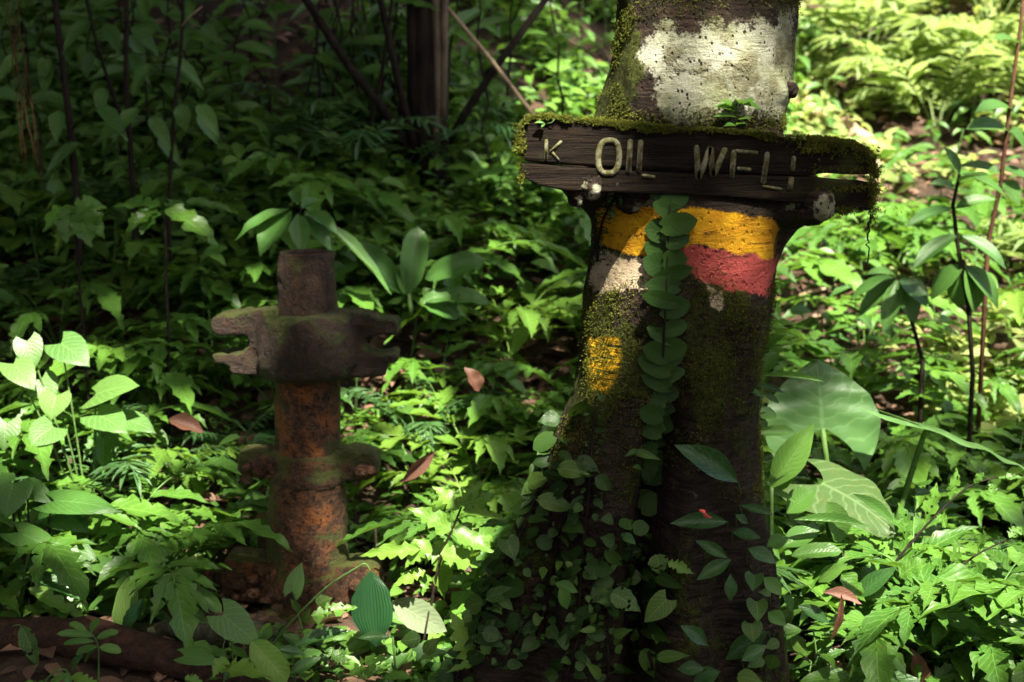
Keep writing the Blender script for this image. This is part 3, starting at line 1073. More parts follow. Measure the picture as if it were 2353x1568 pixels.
def make_sign():
    base = P(1600, 480, SY)
    root = thing('carved_sign', 'rotten mossy wooden board across the trunk carved with pale letters OIL WELL', 'sign', base)
    for (tp, bt, s) in ((TOPE, BOTE, 3), (LTOP, LBOT, 9)):
        V, F = plank((tp, bt), SY, SY + .075, seed=s)
        link('plank', mesh_np('plank', V - np.array(base), F, mat=M['board']), root)
    L = {
        'K': [([(1255.7, 320), (1254.7, 370)], 8), ([(1291, 324), (1263.7, 350.7)], 7), ([(1268, 349), (1284, 369)], 6)],
        'O': [([(1398.7 + 24 * math.copysign(abs(math.cos(a)) ** .75, math.cos(a)) - .05 * 38 * math.sin(a), 360.7 + 38 * math.copysign(abs(math.sin(a)) ** .8, math.sin(a))) for a in np.linspace(0, 2 * math.pi, 33)], 13)],
        'I': [([(1448.7, 319.7), (1443.7, 398.7)], 12)],
        'L': [([(1472.7, 320.7), (1467.7, 396.7)], 12), ([(1474, 403), (1506, 408)], 8)],
        'W': [([(1600, 333), (1604, 414)], 13), ([(1606, 412), (1632, 337)], 13), ([(1633, 337), (1637, 408)], 13), ([(1639, 405), (1667, 339)], 13)],
        'E': [([(1687, 344), (1681, 411)], 12), ([(1688, 347), (1742, 352)], 9), ([(1693, 387), (1726, 390)], 8)],
        'L2': [([(1764, 349), (1753, 424)], 12), ([(1751, 428), (1797, 435)], 6)],
        'L3': [([(1824, 358), (1821, 394)], 10), ([(1819, 406), (1814, 438)], 12)],
    }
    pxm = SY / FPX
    for k, strokes in L.items():
        mb = MB()
        for pts, wd in strokes:
            W = [P(x, y, SY) for x, y in pts]
            n = len(W)
            left, right = [], []
            for i, p in enumerate(W):
                d = W[min(i + 1, n - 1)] - W[max(i - 1, 0)]
                if n > 2 and (W[0] - W[-1]).length < 1e-4 and i in (0, n - 1):
                    d = W[1] - W[n - 2]
                d.normalize()
                nrm = Vector((d.z, 0, -d.x)) * (wd * pxm / 2)
                left.append(p + nrm)
                right.append(p - nrm)
            # subdivide straight strokes, rounded ends
            if n == 2:
                a, c = W
                d = (c - a).normalized()
                hw = wd * pxm / 2
                nrm = Vector((d.z, 0, -d.x))
                out = []
                for ang in np.linspace(-math.pi / 2, math.pi / 2, 6):
                    out.append(c - d * hw + d * hw * math.cos(ang) + nrm * hw * math.sin(ang))
                for ang in np.linspace(math.pi / 2, 3 * math.pi / 2, 6):
                    out.append(a + d * hw + d * hw * math.cos(ang) + nrm * hw * math.sin(ang))
                m = len(out)
                Vf = [v + Vector((0, -.0024, 0)) for v in out] + [v + Vector((0, .012, 0)) for v in out]
                Fc = [tuple(range(m)), tuple(range(2 * m - 1, m - 1, -1))] + [(i, i + m, (i + 1) % m + m, (i + 1) % m) for i in range(m)]
                mb.add(Vf, Fc)
            else:
                Vf, Fc = [], []
                for i in range(n):
                    for dy in (-.0024, .012):
                        Vf += [left[i] + Vector((0, dy, 0)), right[i] + Vector((0, dy, 0))]
                for i in range(n - 1):
                    q, r2 = i * 4, i * 4 + 4
                    Fc += [(q, q + 1, r2 + 1, r2), (q + 2, r2 + 2, r2 + 3, q + 3), (q, r2, r2 + 2, q + 2), (q + 1, q + 3, r2 + 3, r2 + 1)]
                mb.add(Vf, Fc)
        mb.build('letter', M['letter'], root, base, smooth=False)
    # moss: tufts of blades on the top edge, the ends and in patches hanging over the face
    rg = np.random.default_rng(5)
    tx = [p[0] for p in TOPE]
    ty = [p[1] for p in TOPE]
    pts, up, sz = [], [], []
    N = 14000
    x = rg.uniform(1192, 2014, N)
    edge = np.interp(x, tx, ty)
    prof = .5 + .5 * vnoise(np.stack([x / 26, x * 0, x * 0], -1))
    thick = np.interp(x, [1190, 1250, 1500, 1700, 1800, 1900, 2014], [24, 9, 14, 5, 20, 26, 34]) * (.35 + prof)
    ofs = rg.random(N) ** 2.2 * thick - 3
    depth = np.where(rg.random(N) < .55, SY + rg.random(N) * .075, SY - .004)
    ofs = np.where(depth > SY, rg.uniform(-7, 1, N), ofs)
    bare = vnoise(np.stack([x / 34, x * 0 + 3, x * 0], -1)) > .35
    for i in range(N):
        if bare[i] and rg.random() < .8:
            continue
        pts.append(P(x[i], edge[i] + ofs[i], depth[i]))
        f = ofs[i] / 30
        up.append((rg.normal(0, .5), -.9 if depth[i] < SY else rg.normal(0, .5), .9 - f))
    for (cx, cy, rxx, ryy, n) in ((2008, 385, 12, 28, 700), (2004, 450, 12, 36, 900), (1196, 330, 9, 34, 600), (1940, 388, 60, 8, 200), (1960, 432, 60, 8, 300), (1950, 484, 60, 6, 500), (1900, 345, 80, 16, 300), (1200, 400, 8, 20, 200)):
        for _ in range(n):
            pts.append(P(cx + rg.normal(0, rxx * .6), cy + rg.normal(0, ryy * .6), SY + rg.choice([-.006, .02, .05])))
            up.append((rg.normal(0, .6) + (1.0 if cx > 1990 else -1 if cx < 1210 else 0), rg.normal(-.4, .5), rg.normal(-.1, .6)))
    pos = np.array([tuple(p) for p in pts])
    up = np.array(up)
    n = len(pos)
    tpl = leaf('lance', 2, 1, fold=.2, droop=.8)
    allm, tn = [], []
    base_t = .5 + .4 * fbm(pos * 25, 2)
    for k in range(3):
        y = up + rg.normal(0, .55, (n, 3))
        y /= np.linalg.norm(y, axis=1, keepdims=True)
        z = np.cross(y, rg.normal(0, 1, (n, 3)))
        z /= np.linalg.norm(z, axis=1, keepdims=True)
        xx = np.cross(y, z)
        s = rg.uniform(.0025, .0068, n) * (1 + 1.0 * np.clip(fbm(pos * 40, 2), -.4, 1))
        mm = np.zeros((n, 4, 4))
        mm[:, :3, 0] = xx * (s * .42)[:, None]
        mm[:, :3, 1] = y * s[:, None]
        mm[:, :3, 2] = z * s[:, None]
        mm[:, :3, 3] = pos
        mm[:, 3, 3] = 1
        allm.append(mm)
        tn.append(np.clip(base_t + rg.normal(0, .15, n), 0, 1))
    V, F, UV, T = merge([(tpl, np.concatenate(allm), np.concatenate(tn))])
    mo = link('moss', mesh_np('sign_moss', V - np.array(base), F, UV, {'tint': T}, mat=M['moss']), root)
    mo['kind'] = 'stuff'
    # rootlet hanging from the far end
    mb = MB()
    p0, p1 = P(2000, 480, SY + .03), P(1992, 612, SY + .03)
    mb.tube(curve(p0, p1, 0, 14, .005), [.002] * 15, 4)
    for k in range(6):
        a = p0.lerp(p1, random.random() * .4)
        mb.tube(curve(a, a + Vector((random.uniform(-.015, .015), 0, -.03)), 0, 3, .002), .0013, 3)
    mb.build('hanging_rootlet', M['stem_dark'], root, base)
    return root


make_sign()

# ================================================================= WELLHEAD
def rust_material():
    m, t, out = nodes('wet_rust')
    b = NB(t)
    co = b.obj()
    n0 = b.noise(8, 6, .65, co)
    n1 = b.noise(32, 6, .75, co)
    n2 = b.noise(110, 5, .75, co)
    c = b.mix(b.ramp(n1, .34, .66), (.020, .010, .005), (.130, .050, .018))
    c = b.mix(b.math('MULTIPLY', b.math('MULTIPLY', b.ramp(n0, .50, .64), b.math('SUBTRACT', 1.0, b.attr('crust'))), .9), c, (.24, .075, .014))
    c = b.mix(b.math('MULTIPLY', b.ramp(n2, .52, .62), .6), c, (.17, .105, .06))
    c = b.mix(b.math('MULTIPLY', b.ramp(b.noise(60, 4, .7, co), .54, .64), .85), c, (.006, .004, .003))
    sep = b.n('ShaderNodeSeparateXYZ')
    t.links.new(co, sep.inputs[0])
    upper = b.attr('crust')
    c = b.mix(b.math('MULTIPLY', b.ramp(b.math('ADD', n1, b.math('MULTIPLY', upper, .35)), .46, .70), b.math('ADD', .15, b.math('MULTIPLY', upper, .72))), c, (.026, .018, .012))
    mossf = b.math('MULTIPLY', b.ramp(b.math('ADD', b.noise(9, 4, .65, co), b.math('MULTIPLY', b.attr('mossy'), .3)), .56, .70), .85)
    c = b.mix(mossf, c, b.mix(n2, (.025, .038, .008), (.085, .105, .018)))
    h = b.math('ADD', b.math('MULTIPLY', n1, .8), b.math('MULTIPLY', n2, .5))
    rough = b.math('ADD', .15, b.math('MULTIPLY', n1, .75))
    t.links.new(b.pbsdf(c, rough, b.bump(h, 1.0, .03), .3), out.inputs[0])
    return m


M['rust'] = rust_material()


def wp(px, py):
    return P(px, py, WELL_Y)


WELL_BASE = Vector((WELL_X, WELL_Y, -.05))


def well_lathe(name, root, prof, na=64, amp=.004, crust=0.0, moss=0.0, cap=True, tilt=0):
    """prof: list of (py, left px, right px)"""
    rows = []
    for py, l, r in prof:
        a, c = wp(l, py), wp(r, py)
        rows.append(((a.x + c.x) / 2, (c.x - a.x) / 2, (a.z + c.z) / 2))
    # resample vertically
    out = []
    for i in range(len(rows) - 1):
        a, c = np.array(rows[i]), np.array(rows[i + 1])
        n = max(1, int(abs(a[2] - c[2]) / .012))
        for k in range(n):
            out.append(a + (c - a) * k / n)
    out.append(np.array(rows[-1]))
    out = np.array(out)
    ph = np.linspace(0, 2 * math.pi, na, endpoint=False)
    X = out[:, 0:1] + out[:, 1:2] * np.cos(ph)
    Y = WELL_Y + out[:, 1:2] * np.sin(ph)
    Z = np.repeat(out[:, 2:3], na, 1)
    q = np.stack([X, Y, Z], -1)
    d = fbm(q * 22, 4) * amp * 1.5 + fbm(q * 60, 2) * amp * .9
    X = X + np.cos(ph) * d
    Y = Y + np.sin(ph) * d
    q = np.stack([X, Y, Z], -1)
    idx = np.arange(len(out) * na).reshape(len(out), na)
    j = np.roll(idx, -1, 1)
    F = [tuple(f) for f in np.stack([idx[:-1], idx[1:], j[1:], j[:-1]], -1).reshape(-1, 4)]
    V = q.reshape(-1, 3)
    if cap:
        F.append(tuple(idx[0]))
        F.append(tuple(idx[-1][::-1]))
    gx, gy = proj(V)
    at = {'crust': np.full(len(V), crust), 'mossy': np.clip(moss + .9 * sstep(720, 830, gx) - .3 * sstep(1050, 1150, gy) * (gy < 1230) + .8 * sstep(690, 610, gx) * (gy > 1100), -1, 1.5)}
    return link(name, mesh_np(name, V - np.array(WELL_BASE), F, attrs=at, mat=M['rust']), root)


def slab(name, root, outline, y0, y1, crust=.3, moss=0.2, amp=.0030, res=.012):
    """thick plate with outline in photo px, cut into small faces and roughened"""
    import bmesh
    bm = bmesh.new()
    vs = [bm.verts.new(P(x, y, WELL_Y) + Vector((0, y0 - WELL_Y, 0))) for x, y in outline]
    f = bm.faces.new(vs)
    r = bmesh.ops.extrude_face_region(bm, geom=[f])
    bmesh.ops.translate(bm, verts=[v for v in r['geom'] if isinstance(v, bmesh.types.BMVert)], vec=(0, y1 - y0, 0))
    bmesh.ops.bevel(bm, geom=[e for e in bm.edges], offset=.008, segments=2, affect='EDGES')
    bmesh.ops.triangulate(bm, faces=bm.faces[:])
    for _ in range(6):
        es = [e for e in bm.edges if e.calc_length() > res * 1.6]
        if not es or len(bm.verts) > 9000:
            break
        bmesh.ops.subdivide_edges(bm, edges=es, cuts=1)
        bmesh.ops.triangulate(bm, faces=[f for f in bm.faces if len(f.verts) > 3])
    bmesh.ops.recalc_face_normals(bm, faces=bm.faces[:])
    bm.normal_update()
    co = np.array([v.co[:] for v in bm.verts])
    nn = np.array([v.normal[:] for v in bm.verts])
    d = fbm(co * 14, 2) * amp * .55 + fbm(co * 45, 3) * amp * .6
    co = co + nn * d[:, None]
    F = [[v.index for v in f.verts] for f in bm.faces]
    bm.free()
    at = {'crust': np.full(len(co), crust), 'mossy': np.full(len(co), moss)}
    return link(name, mesh_np(name, co - np.array(WELL_BASE), F, attrs=at, mat=M['rust']), root)


def casting(name, root, pieces, voxel=.0075, amp=.004, crust=.5, moss=.2):
    """one rough iron casting: closed pieces fused and roughened"""
    V, F = [], []
    for pv, pf in pieces:
        k = len(V)
        V += [tuple(v) for v in pv]
        F += [tuple(i + k for i in f) for f in pf]
    me = mesh_np('tmp', np.array(V), F, smooth=False)
    o = bpy.data.objects.new('tmp', me)
    COL.objects.link(o)
    md = o.modifiers.new('r', 'REMESH')
    md.mode = 'VOXEL'
    md.voxel_size = voxel
    dg = bpy.context.evaluated_depsgraph_get()
    em = o.evaluated_get(dg).to_mesh()
    n = len(em.vertices)
    co = np.empty(n * 3, np.float32)
    em.vertices.foreach_get('co', co)
    nn = np.empty(n * 3, np.float32)
    em.vertices.foreach_get('normal', nn)
    co, nn = co.reshape(-1, 3).astype(float), nn.reshape(-1, 3).astype(float)
    Fq = [tuple(p.vertices) for p in em.polygons]
    bpy.data.objects.remove(o)
    bpy.data.meshes.remove(me)
    d = fbm(co * 11, 3) * amp + np.abs(fbm(co * 38, 3)) * amp * 1.1 - np.maximum(0, fbm(co * 24 + 9, 2) - .25) * amp * 2.5
    co = co + nn * d[:, None]
    gx, gy = proj(co)
    at = {'crust': np.full(n, crust), 'mossy': moss + .5 * nn[:, 2] + .3 * sstep(700, 860, gx)}
    return link(name, mesh_np(name, co - np.array(WELL_BASE), Fq, attrs=at, mat=M['rust']), root)


def prism(outline, y0, y1):
    n = len(outline)
    V = [P(x, y, WELL_Y) + Vector((0, y0 - WELL_Y, 0)) for x, y in outline] + [P(x, y, WELL_Y) + Vector((0, y1 - WELL_Y, 0)) for x, y in outline]
    F = [tuple(range(n))[::-1], tuple(range(n, 2 * n))] + [(i, (i + 1) % n, (i + 1) % n + n, i + n) for i in range(n)]
    return V, F


def drum(prof, na=40):
    V, F = [], []
    for py, l, r in prof:
        a, c = wp(l, py), wp(r, py)
        for k in range(na):
            g = 2 * math.pi * k / na
            V.append(((a.x + c.x) / 2 + (c.x - a.x) / 2 * math.cos(g), WELL_Y + (c.x - a.x) / 2 * math.sin(g), a.z))
    m = len(prof)
    for i in range(m - 1):
        for k in range(na):
            F.append((i * na + k, (i + 1) * na + k, (i + 1) * na + (k + 1) % na, i * na + (k + 1) % na))
    F.append(tuple(range(na)))
    F.append(tuple((m - 1) * na + k for k in range(na))[::-1])
    return V, F


def bolt(root, px, py, y, r, n=6, ln=.03):
    c = P(px, py, WELL_Y) + Vector((0, y - WELL_Y, 0))
    mb = MB()
    mb.tube([c + Vector((0, ln * .3, 0)), c - Vector((0, ln * .45, 0)), c - Vector((0, ln * .62, 0))], [r, r, r * .75], n)
    mb.tube([c, c - Vector((0, ln, 0)), c - Vector((0, ln * 1.06, 0))], [r * .5, r * .5, r * .35], 8)
    me = mb.mesh('bolt', M['rust'])
    k = len(me.vertices)
    a = me.attributes.new('mossy', 'FLOAT', 'POINT')
    for v in me.vertices:
        v.co -= WELL_BASE
    link('bolt', me, root)


def make_well():
    root = thing('oil_wellhead', 'rusty iron oil wellhead pipe with bolted clamps standing among ferns', 'wellhead', WELL_BASE)
    # open upper pipe with a rim
    prof = [(600, 651, 760), (586, 650, 759), (582, 647, 762), (578, 642, 767), (582, 640, 769), (620, 639, 771), (715, 638, 776), (730, 637, 777)]
    well_lathe('upper_pipe', root, prof, crust=.7, moss=.1, cap=True)
    left = [(493, 738), (497, 728), (528, 717), (600, 708), (700, 706), (700, 864), (600, 860), (540, 854), (528, 846), (526, 832), (496, 828), (494, 812), (504, 806), (560, 803), (574, 795), (577, 778), (567, 768), (520, 765), (494, 763)]
    right = [(700, 706), (830, 714), (866, 721), (874, 728), (913, 731), (917, 740), (915, 764), (870, 765), (848, 769), (838, 779), (839, 792), (852, 801), (880, 807), (914, 805), (917, 814), (912, 826), (890, 830), (884, 852), (830, 858), (700, 866)]
    casting('pipe_clamp', root, [drum([(716, 616, 802), (718, 600, 814), (728, 592, 824), (760, 588, 830), (820, 588, 830), (848, 594, 824), (862, 606, 812), (868, 640, 776)]), prism(left, WELL_Y - .055, WELL_Y + .06), prism(right, WELL_Y - .055, WELL_Y + .06)], crust=.9, moss=.1, amp=.0045)
    well_lathe('casing_pipe', root, [(855, 633, 780), (875, 632, 780), (960, 632, 782), (1048, 634, 784)], amp=.002, crust=0, moss=-.2)
    col_o = casting('collar', root, [drum([(1036, 632, 786), (1044, 624, 790), (1056, 621, 794), (1064, 623, 791), (1076, 617, 797), (1090, 615, 800), (1098, 618, 796), (1110, 624, 790)]),
                             prism([(552, 1040), (560, 1030), (600, 1028), (690, 1034), (690, 1090), (600, 1090), (570, 1086), (553, 1074)], WELL_Y - .06, WELL_Y + .05),
                             prism([(720, 1034), (820, 1026), (860, 1032), (874, 1046), (872, 1080), (850, 1094), (815, 1096), (720, 1090)], WELL_Y - .06, WELL_Y + .05)], crust=.3, moss=.2, amp=.004)
    for (x, y, r) in ((578, 1060, .016), (606, 1064, .024), (838, 1068, .026), (858, 1066, .016)):
        bolt(col_o, x, y, WELL_Y - .075, r)
    well_lathe('lower_pipe', root, [(1095, 620, 792), (1110, 618, 793), (1200, 616, 796), (1290, 614, 799), (1400, 613, 800), (1470, 612, 801)], amp=.004, crust=0, moss=0)
    base_o = casting('base_clamp', root, [drum([(1298, 614, 799), (1306, 606, 806), (1318, 603, 808), (1345, 604, 806), (1358, 612, 800)]),
                                 prism([(524, 1278), (534, 1266), (600, 1270), (690, 1280), (690, 1368), (580, 1366), (545, 1362), (522, 1350)], WELL_Y - .085, WELL_Y + .05),
                                 prism([(720, 1288), (830, 1278), (866, 1284), (876, 1300), (876, 1350), (850, 1372), (815, 1376), (720, 1370)], WELL_Y - .085, WELL_Y + .05)], crust=.2, moss=.0, amp=.004)
    casting('foot_flange', root, [drum([(1384, 614, 800), (1390, 600, 812), (1404, 592, 820), (1420, 594, 818), (1445, 600, 812)])], crust=.3, moss=.1, amp=.005)
    for (x, y, r) in ((560, 1318, .02), (596, 1306, .02), (596, 1340, .022), (556, 1345, .014), (825, 1322, .022), (853, 1314, .018), (836, 1356, .02)):
        bolt(base_o, x, y, WELL_Y - .095, r)
    return root


make_well()

# ================================================================= LEAF MESH LIBRARY
LM = {}


def lib(key, mat, *a, **k):
    LM[key] = [leaf_me(key, M[mat], *a, **dict(k, seed=s)) for s in range(3)]


lib('lobed', 'fern', 'ovate', 16, 4, serr=.42, nser=5, fold=.1, droop=.5, wave=.03, nwave=3)
lib('lobed_yellow', 'fern_yellow', 'ovate', 18, 4, serr=.40, nser=6, fold=.1, droop=.45, wave=.03, nwave=3)
lib('chewed', 'fern', 'ell', 18, 6, serr=.5, nser=7, fold=.08, droop=.5, wave=.03, holes=.14)
lib('ovate', 'herb', 'ovate', 10, 4, fold=.14, droop=.5, wave=.02)
lib('vine', 'vine', 'ovate', 10, 4, fold=.10, droop=.35, wave=.02, lobe=.08)
lib('vine_chewed', 'vine', 'ovate', 14, 6, fold=.10, droop=.35, wave=.02, lobe=.08, holes=.08, serr=.12, nser=4)
lib('vine_dark', 'vine_dark', 'ovate', 10, 4, fold=.12, droop=.4, wave=.03, lobe=.08)
lib('heart_vine_dark', 'vine_dark', 'heart', 10, 4, lobe=.2, fold=.12, droop=.4)
lib('heart', 'heart', 'heart', 12, 6, lobe=.26, fold=.06, droop=.35, curl=.10)
lib('heart_dark', 'heart_dark', 'heart', 12, 6, lobe=.26, fold=.04, droop=.45, curl=.16)
lib('heart_vine', 'vine', 'heart', 12, 6, lobe=.2, fold=.10, droop=.4)
lib('glossy', 'glossy', 'lance', 12, 4, fold=.16, droop=.35)
lib('glossy_light', 'glossy_light', 'lance', 12, 4, fold=.18, droop=.3)
lib('oblong', 'glossy_light', 'oblong', 12, 4, fold=.14, droop=.4, wave=.012)
lib('banana', 'fern_yellow', 'oblong', 14, 4, fold=.14, droop=.7, wave=.015)
lib('shingle', 'shingle', 'round', 10, 6, lobe=.10, fold=.05, droop=.1, curl=.03)
lib('taro', 'taro', 'taro', 24, 12, lobe=.62, fold=.05, droop=.25, wave=.018, nwave=4, curl=.14)
lib('taro_old', 'taro_old', 'taro', 20, 10, lobe=.5, fold=.03, droop=.4, wave=.02, nwave=3, curl=.2)
lib('pleated', 'pleated', 'strap', 12, 8, fold=.05, droop=.12, curl=.1)
lib('pleated_dark', 'pleated_dark', 'ell', 16, 8, serr=.08, nser=11, fold=.1, droop=.2, curl=.1)
lib('ginger', 'ginger', 'oblong', 14, 4, fold=.16, droop=.55, wave=.02)
lib('grey', 'grey_leaf', 'ell', 12, 4, fold=.06, droop=.3)
lib('dead', 'dead', 'ell', 10, 4, fold=.25, droop=.5, wave=.05)
lib('pink_dead', 'pink_dead', 'lance', 10, 4, fold=.3, droop=.2, wave=.02)
lib('whorl', 'ginger', 'lance', 12, 4, fold=.12, droop=.5, wave=.015)


class Plant:
    """one plant: an Empty at its base, one stem mesh, each leaf a child"""
    def __init__(s, name, label, base, cat='plant', group=None, stemmat='stem'):
        s.base = Vector(base)
        s.root = thing(name, label, cat, s.base, group)
        s.groups = []
        s.sm = stemmat

    def stem(s, pts, r0, r1=None, n=6):
        r1 = r0 * .6 if r1 is None else r1
        pts = [Vector(q) for q in pts]
        rad = list(np.linspace(r0, r1, len(pts)))
        for g in s.groups:
            if any((pts[0] - q).length < .012 + g[2] or (pts[-1] - q).length < .012 + g[2] for q in g[1]):
                break
        else:
            g = [MB(), [], r0]
            s.groups.append(g)
        g[0].tube(pts, rad, n)
        for a, c in zip(pts[:-1], pts[1:]):
            k = max(1, int((c - a).length / .015))
            g[1] += [a.lerp(c, i / k) for i in range(k)]
        g[1].append(pts[-1])
        return s

    def leaf(s, key, base, tip, width, facing=(0, -.6, .8), roll=0.0, name='leaf', var=None, zs=None):
        me = LM[key][random.randrange(3) if var is None else var]
        o = link(name, me, s.root)
        m = frame_mat(base, tip, facing, width, roll, zs)
        m.translation -= s.base
        o.matrix_local = m
        return o

    def done(s):
        for g in s.groups:
            g[0].build('stem', M[s.sm], s.root, s.base)
        return s.root


def gz(x, y):
    return float(height(x, y))


# ================================================================= FERNS (compound fronds)
FROND_TPL = {}


def frond(seed, L=.55, pairs=5, lw=.088, ll=.22, arch=1.6, start=1.25, leafp=('ovate', 14, 4), serr=.5, nser=6, term=1.25):
    """one arching compound leaf: stalk + lobed leaflets -> V,F,UV (quads)"""
    rg = np.random.default_rng(seed)
    n = 12
    pts = [np.zeros(3)]
    tang = []
    a = start
    side = rg.normal(0, .12)
    for i in range(n):
        tdir = np.array([side * i / n, math.cos(a), math.sin(a)])
        tdir /= np.linalg.norm(tdir)
        tang.append(tdir)
        pts.append(pts[-1] + tdir * L / n)
        a -= arch / n * (1.3 if i > 4 else .7)
    tang.append(tang[-1])
    Vt, Ft = tube(pts, list(np.linspace(.0042, .0014, n + 1)), 4, False)
    Vs = [np.array([tuple(v) for v in Vt])]
    Fs = [np.array(Ft)]
    Us = [np.tile([[.5, .02]], (len(Vt), 1))]
    k = len(Vt)
    parts = []
    for p in range(pairs):
        f = .34 + .60 * p / pairs
        i = f * n
        i0 = int(i)
        pos = pts[i0] + (pts[min(i0 + 1, n)] - pts[i0]) * (i - i0)
        t = tang[i0]
        sz = ll * (1.0 - .45 * abs(p / max(1, pairs - 1) - .25)) * rg.uniform(.85, 1.12)
        for sgn in (-1, 1):
            lat = np.cross(t, np.array([0, 0, 1.0]))
            lat /= np.linalg.norm(lat) + 1e-9
            d = lat * sgn * .85 + t * rg.uniform(.45, .7) + np.array([0, 0, rg.uniform(-.25, .1)])
            parts.append((pos, d, sz, lw * sz / ll))
    parts.append((pts[-2], tang[-1] + np.array([0, 0, -.1]), ll * term, lw * term))
    parts.append((pts[-3], tang[-2] + np.array([.6, 0, -.15]), ll * .8, lw * .8))
    parts.append((pts[-3], tang[-2] + np.array([-.6, 0, -.15]), ll * .8, lw * .8))
    for q, (pos, d, l, wd) in enumerate(parts):
        V, F, UV = leaf(leafp[0], leafp[1], leafp[2], serr=serr, nser=nser, fold=.1, droop=rg.uniform(.3, .9), wave=.03, nwave=2.5, seed=seed * 31 + q)
        d = d / np.linalg.norm(d)
        m = np.array(frame_mat(pos, pos + d * l, (rg.normal(0, .2), rg.normal(0, .2), 1), wd))
        Vs.append(V @ m[:3, :3].T + m[:3, 3])
        Fs.append(F + k)
        Us.append(UV)
        k += len(V)
    return np.concatenate(Vs), np.concatenate(Fs), np.concatenate(Us)


FROND = [mesh_np('frond', *frond(s, L=.5 + .05 * (s % 3), pairs=3 + s % 3), mat=M['fern']) for s in range(6)]
FROND_Y = [mesh_np('frond_yellow', *frond(s + 20, L=.5, pairs=3 + s % 2), mat=M['fern_yellow']) for s in range(2)]
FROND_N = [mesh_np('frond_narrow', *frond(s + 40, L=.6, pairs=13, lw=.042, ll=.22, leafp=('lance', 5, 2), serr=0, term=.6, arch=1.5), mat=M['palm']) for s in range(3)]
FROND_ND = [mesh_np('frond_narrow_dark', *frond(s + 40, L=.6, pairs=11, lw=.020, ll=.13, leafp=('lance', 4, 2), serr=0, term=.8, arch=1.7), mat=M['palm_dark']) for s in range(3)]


def fern(name, label, pos, scale, nf, fronds, seed, group, cat='fern', lean=0.0, az0=None):
    rg = random.Random(seed)
    root = thing(name, label, cat, pos, group)
    a0 = rg.uniform(0, 6.28) if az0 is None else az0
    for k in range(nf):
        o = link('frond', rg.choice(fronds), root)
        a = a0 + k * 6.283 / nf + rg.uniform(-.35, .35)
        s = scale * rg.uniform(.75, 1.15)
        o.matrix_local = Matrix.Rotation(a, 4, 'Z') @ Matrix.Rotation(rg.uniform(-.15, .3), 4, 'X') @ Matrix.Scale(s, 4)
    return root


HERB_LEAF = [leaf_me('herb_leaf', M['herb'], 'ovate', 8, 4, fold=.14, droop=.6, seed=s) for s in range(3)]
HERB_STEM = None


def herb(name, label, pos, h, ls, nl, seed, group, lm=None, wr=.45, tilt=.0, stem='stem', cat='plant'):
    rg = random.Random(seed)
    p = Plant(name, label, pos, cat, group, stem)
    top = Vector((rg.uniform(-.15, .15) * h, rg.uniform(-.15, .15) * h, h))
    pts = curve((0, 0, 0), top, 0, 5, .01 * h)
    p.stem([Vector(pos) + q for q in pts], .004 + .004 * h, .002)
    for k in range(nl):
        f = .35 + .65 * (k + 1) / nl
        a = k * 2.4 + rg.uniform(-.4, .4)
        b0 = Vector(pos) + top * f
        d = Vector((math.cos(a), math.sin(a), rg.uniform(-.35, .35) + tilt))
        s = ls * rg.uniform(.7, 1.2)
        mid = b0 + d * s * .25
        p.stem([b0, mid], .0022, .0015, 4)
        o = link('leaf', rg.choice(lm or HERB_LEAF), p.root)
        m = frame_mat(mid, mid + (d + Vector((0, 0, -.15))) * s, (rg.uniform(-.3, .3), -.35, 1), s * wr)
        m.translation -= p.base
        o.matrix_local = m
    return p.done()


def zone(px, py, Y):
    if px > 1780:
        return 'right of the painted trunk, low in front' if Y < 5 else 'on the sunlit slope behind the sign'
    if px < 620:
        if Y > 5.6:
            return 'on the dark slope by the thin saplings'
        return 'left of the rusty wellhead'
    if Y > 6.2:
        return 'on the slope below the dark tree clump'
    return 'between the wellhead and the painted trunk'


def blocked(px, py, Y, top_h):
    """keep the views of the well, the trunk and the log clear"""
    x0 = (px - 1176.5) / FPX * Y
    if abs(x0 - WELL_X) < .32 and abs(Y - WELL_Y) < .32:
        return True
    if ((x0 - TREE_X) / .62) ** 2 + ((Y - TREE_Y) / .45) ** 2 < 1:
        return True
    if Y < 4.42 and 430 < px < 985:
        return True
    if Y < 4.95 and 520 < px < 900:
        return True
    if Y < 4.32 and 940 < px < 1230:
        return True
    if Y < TREE_Y + .05 and 950 < px < 1860:
        return True
    if Y < 4.15 and px < 560:
        return True
    return False


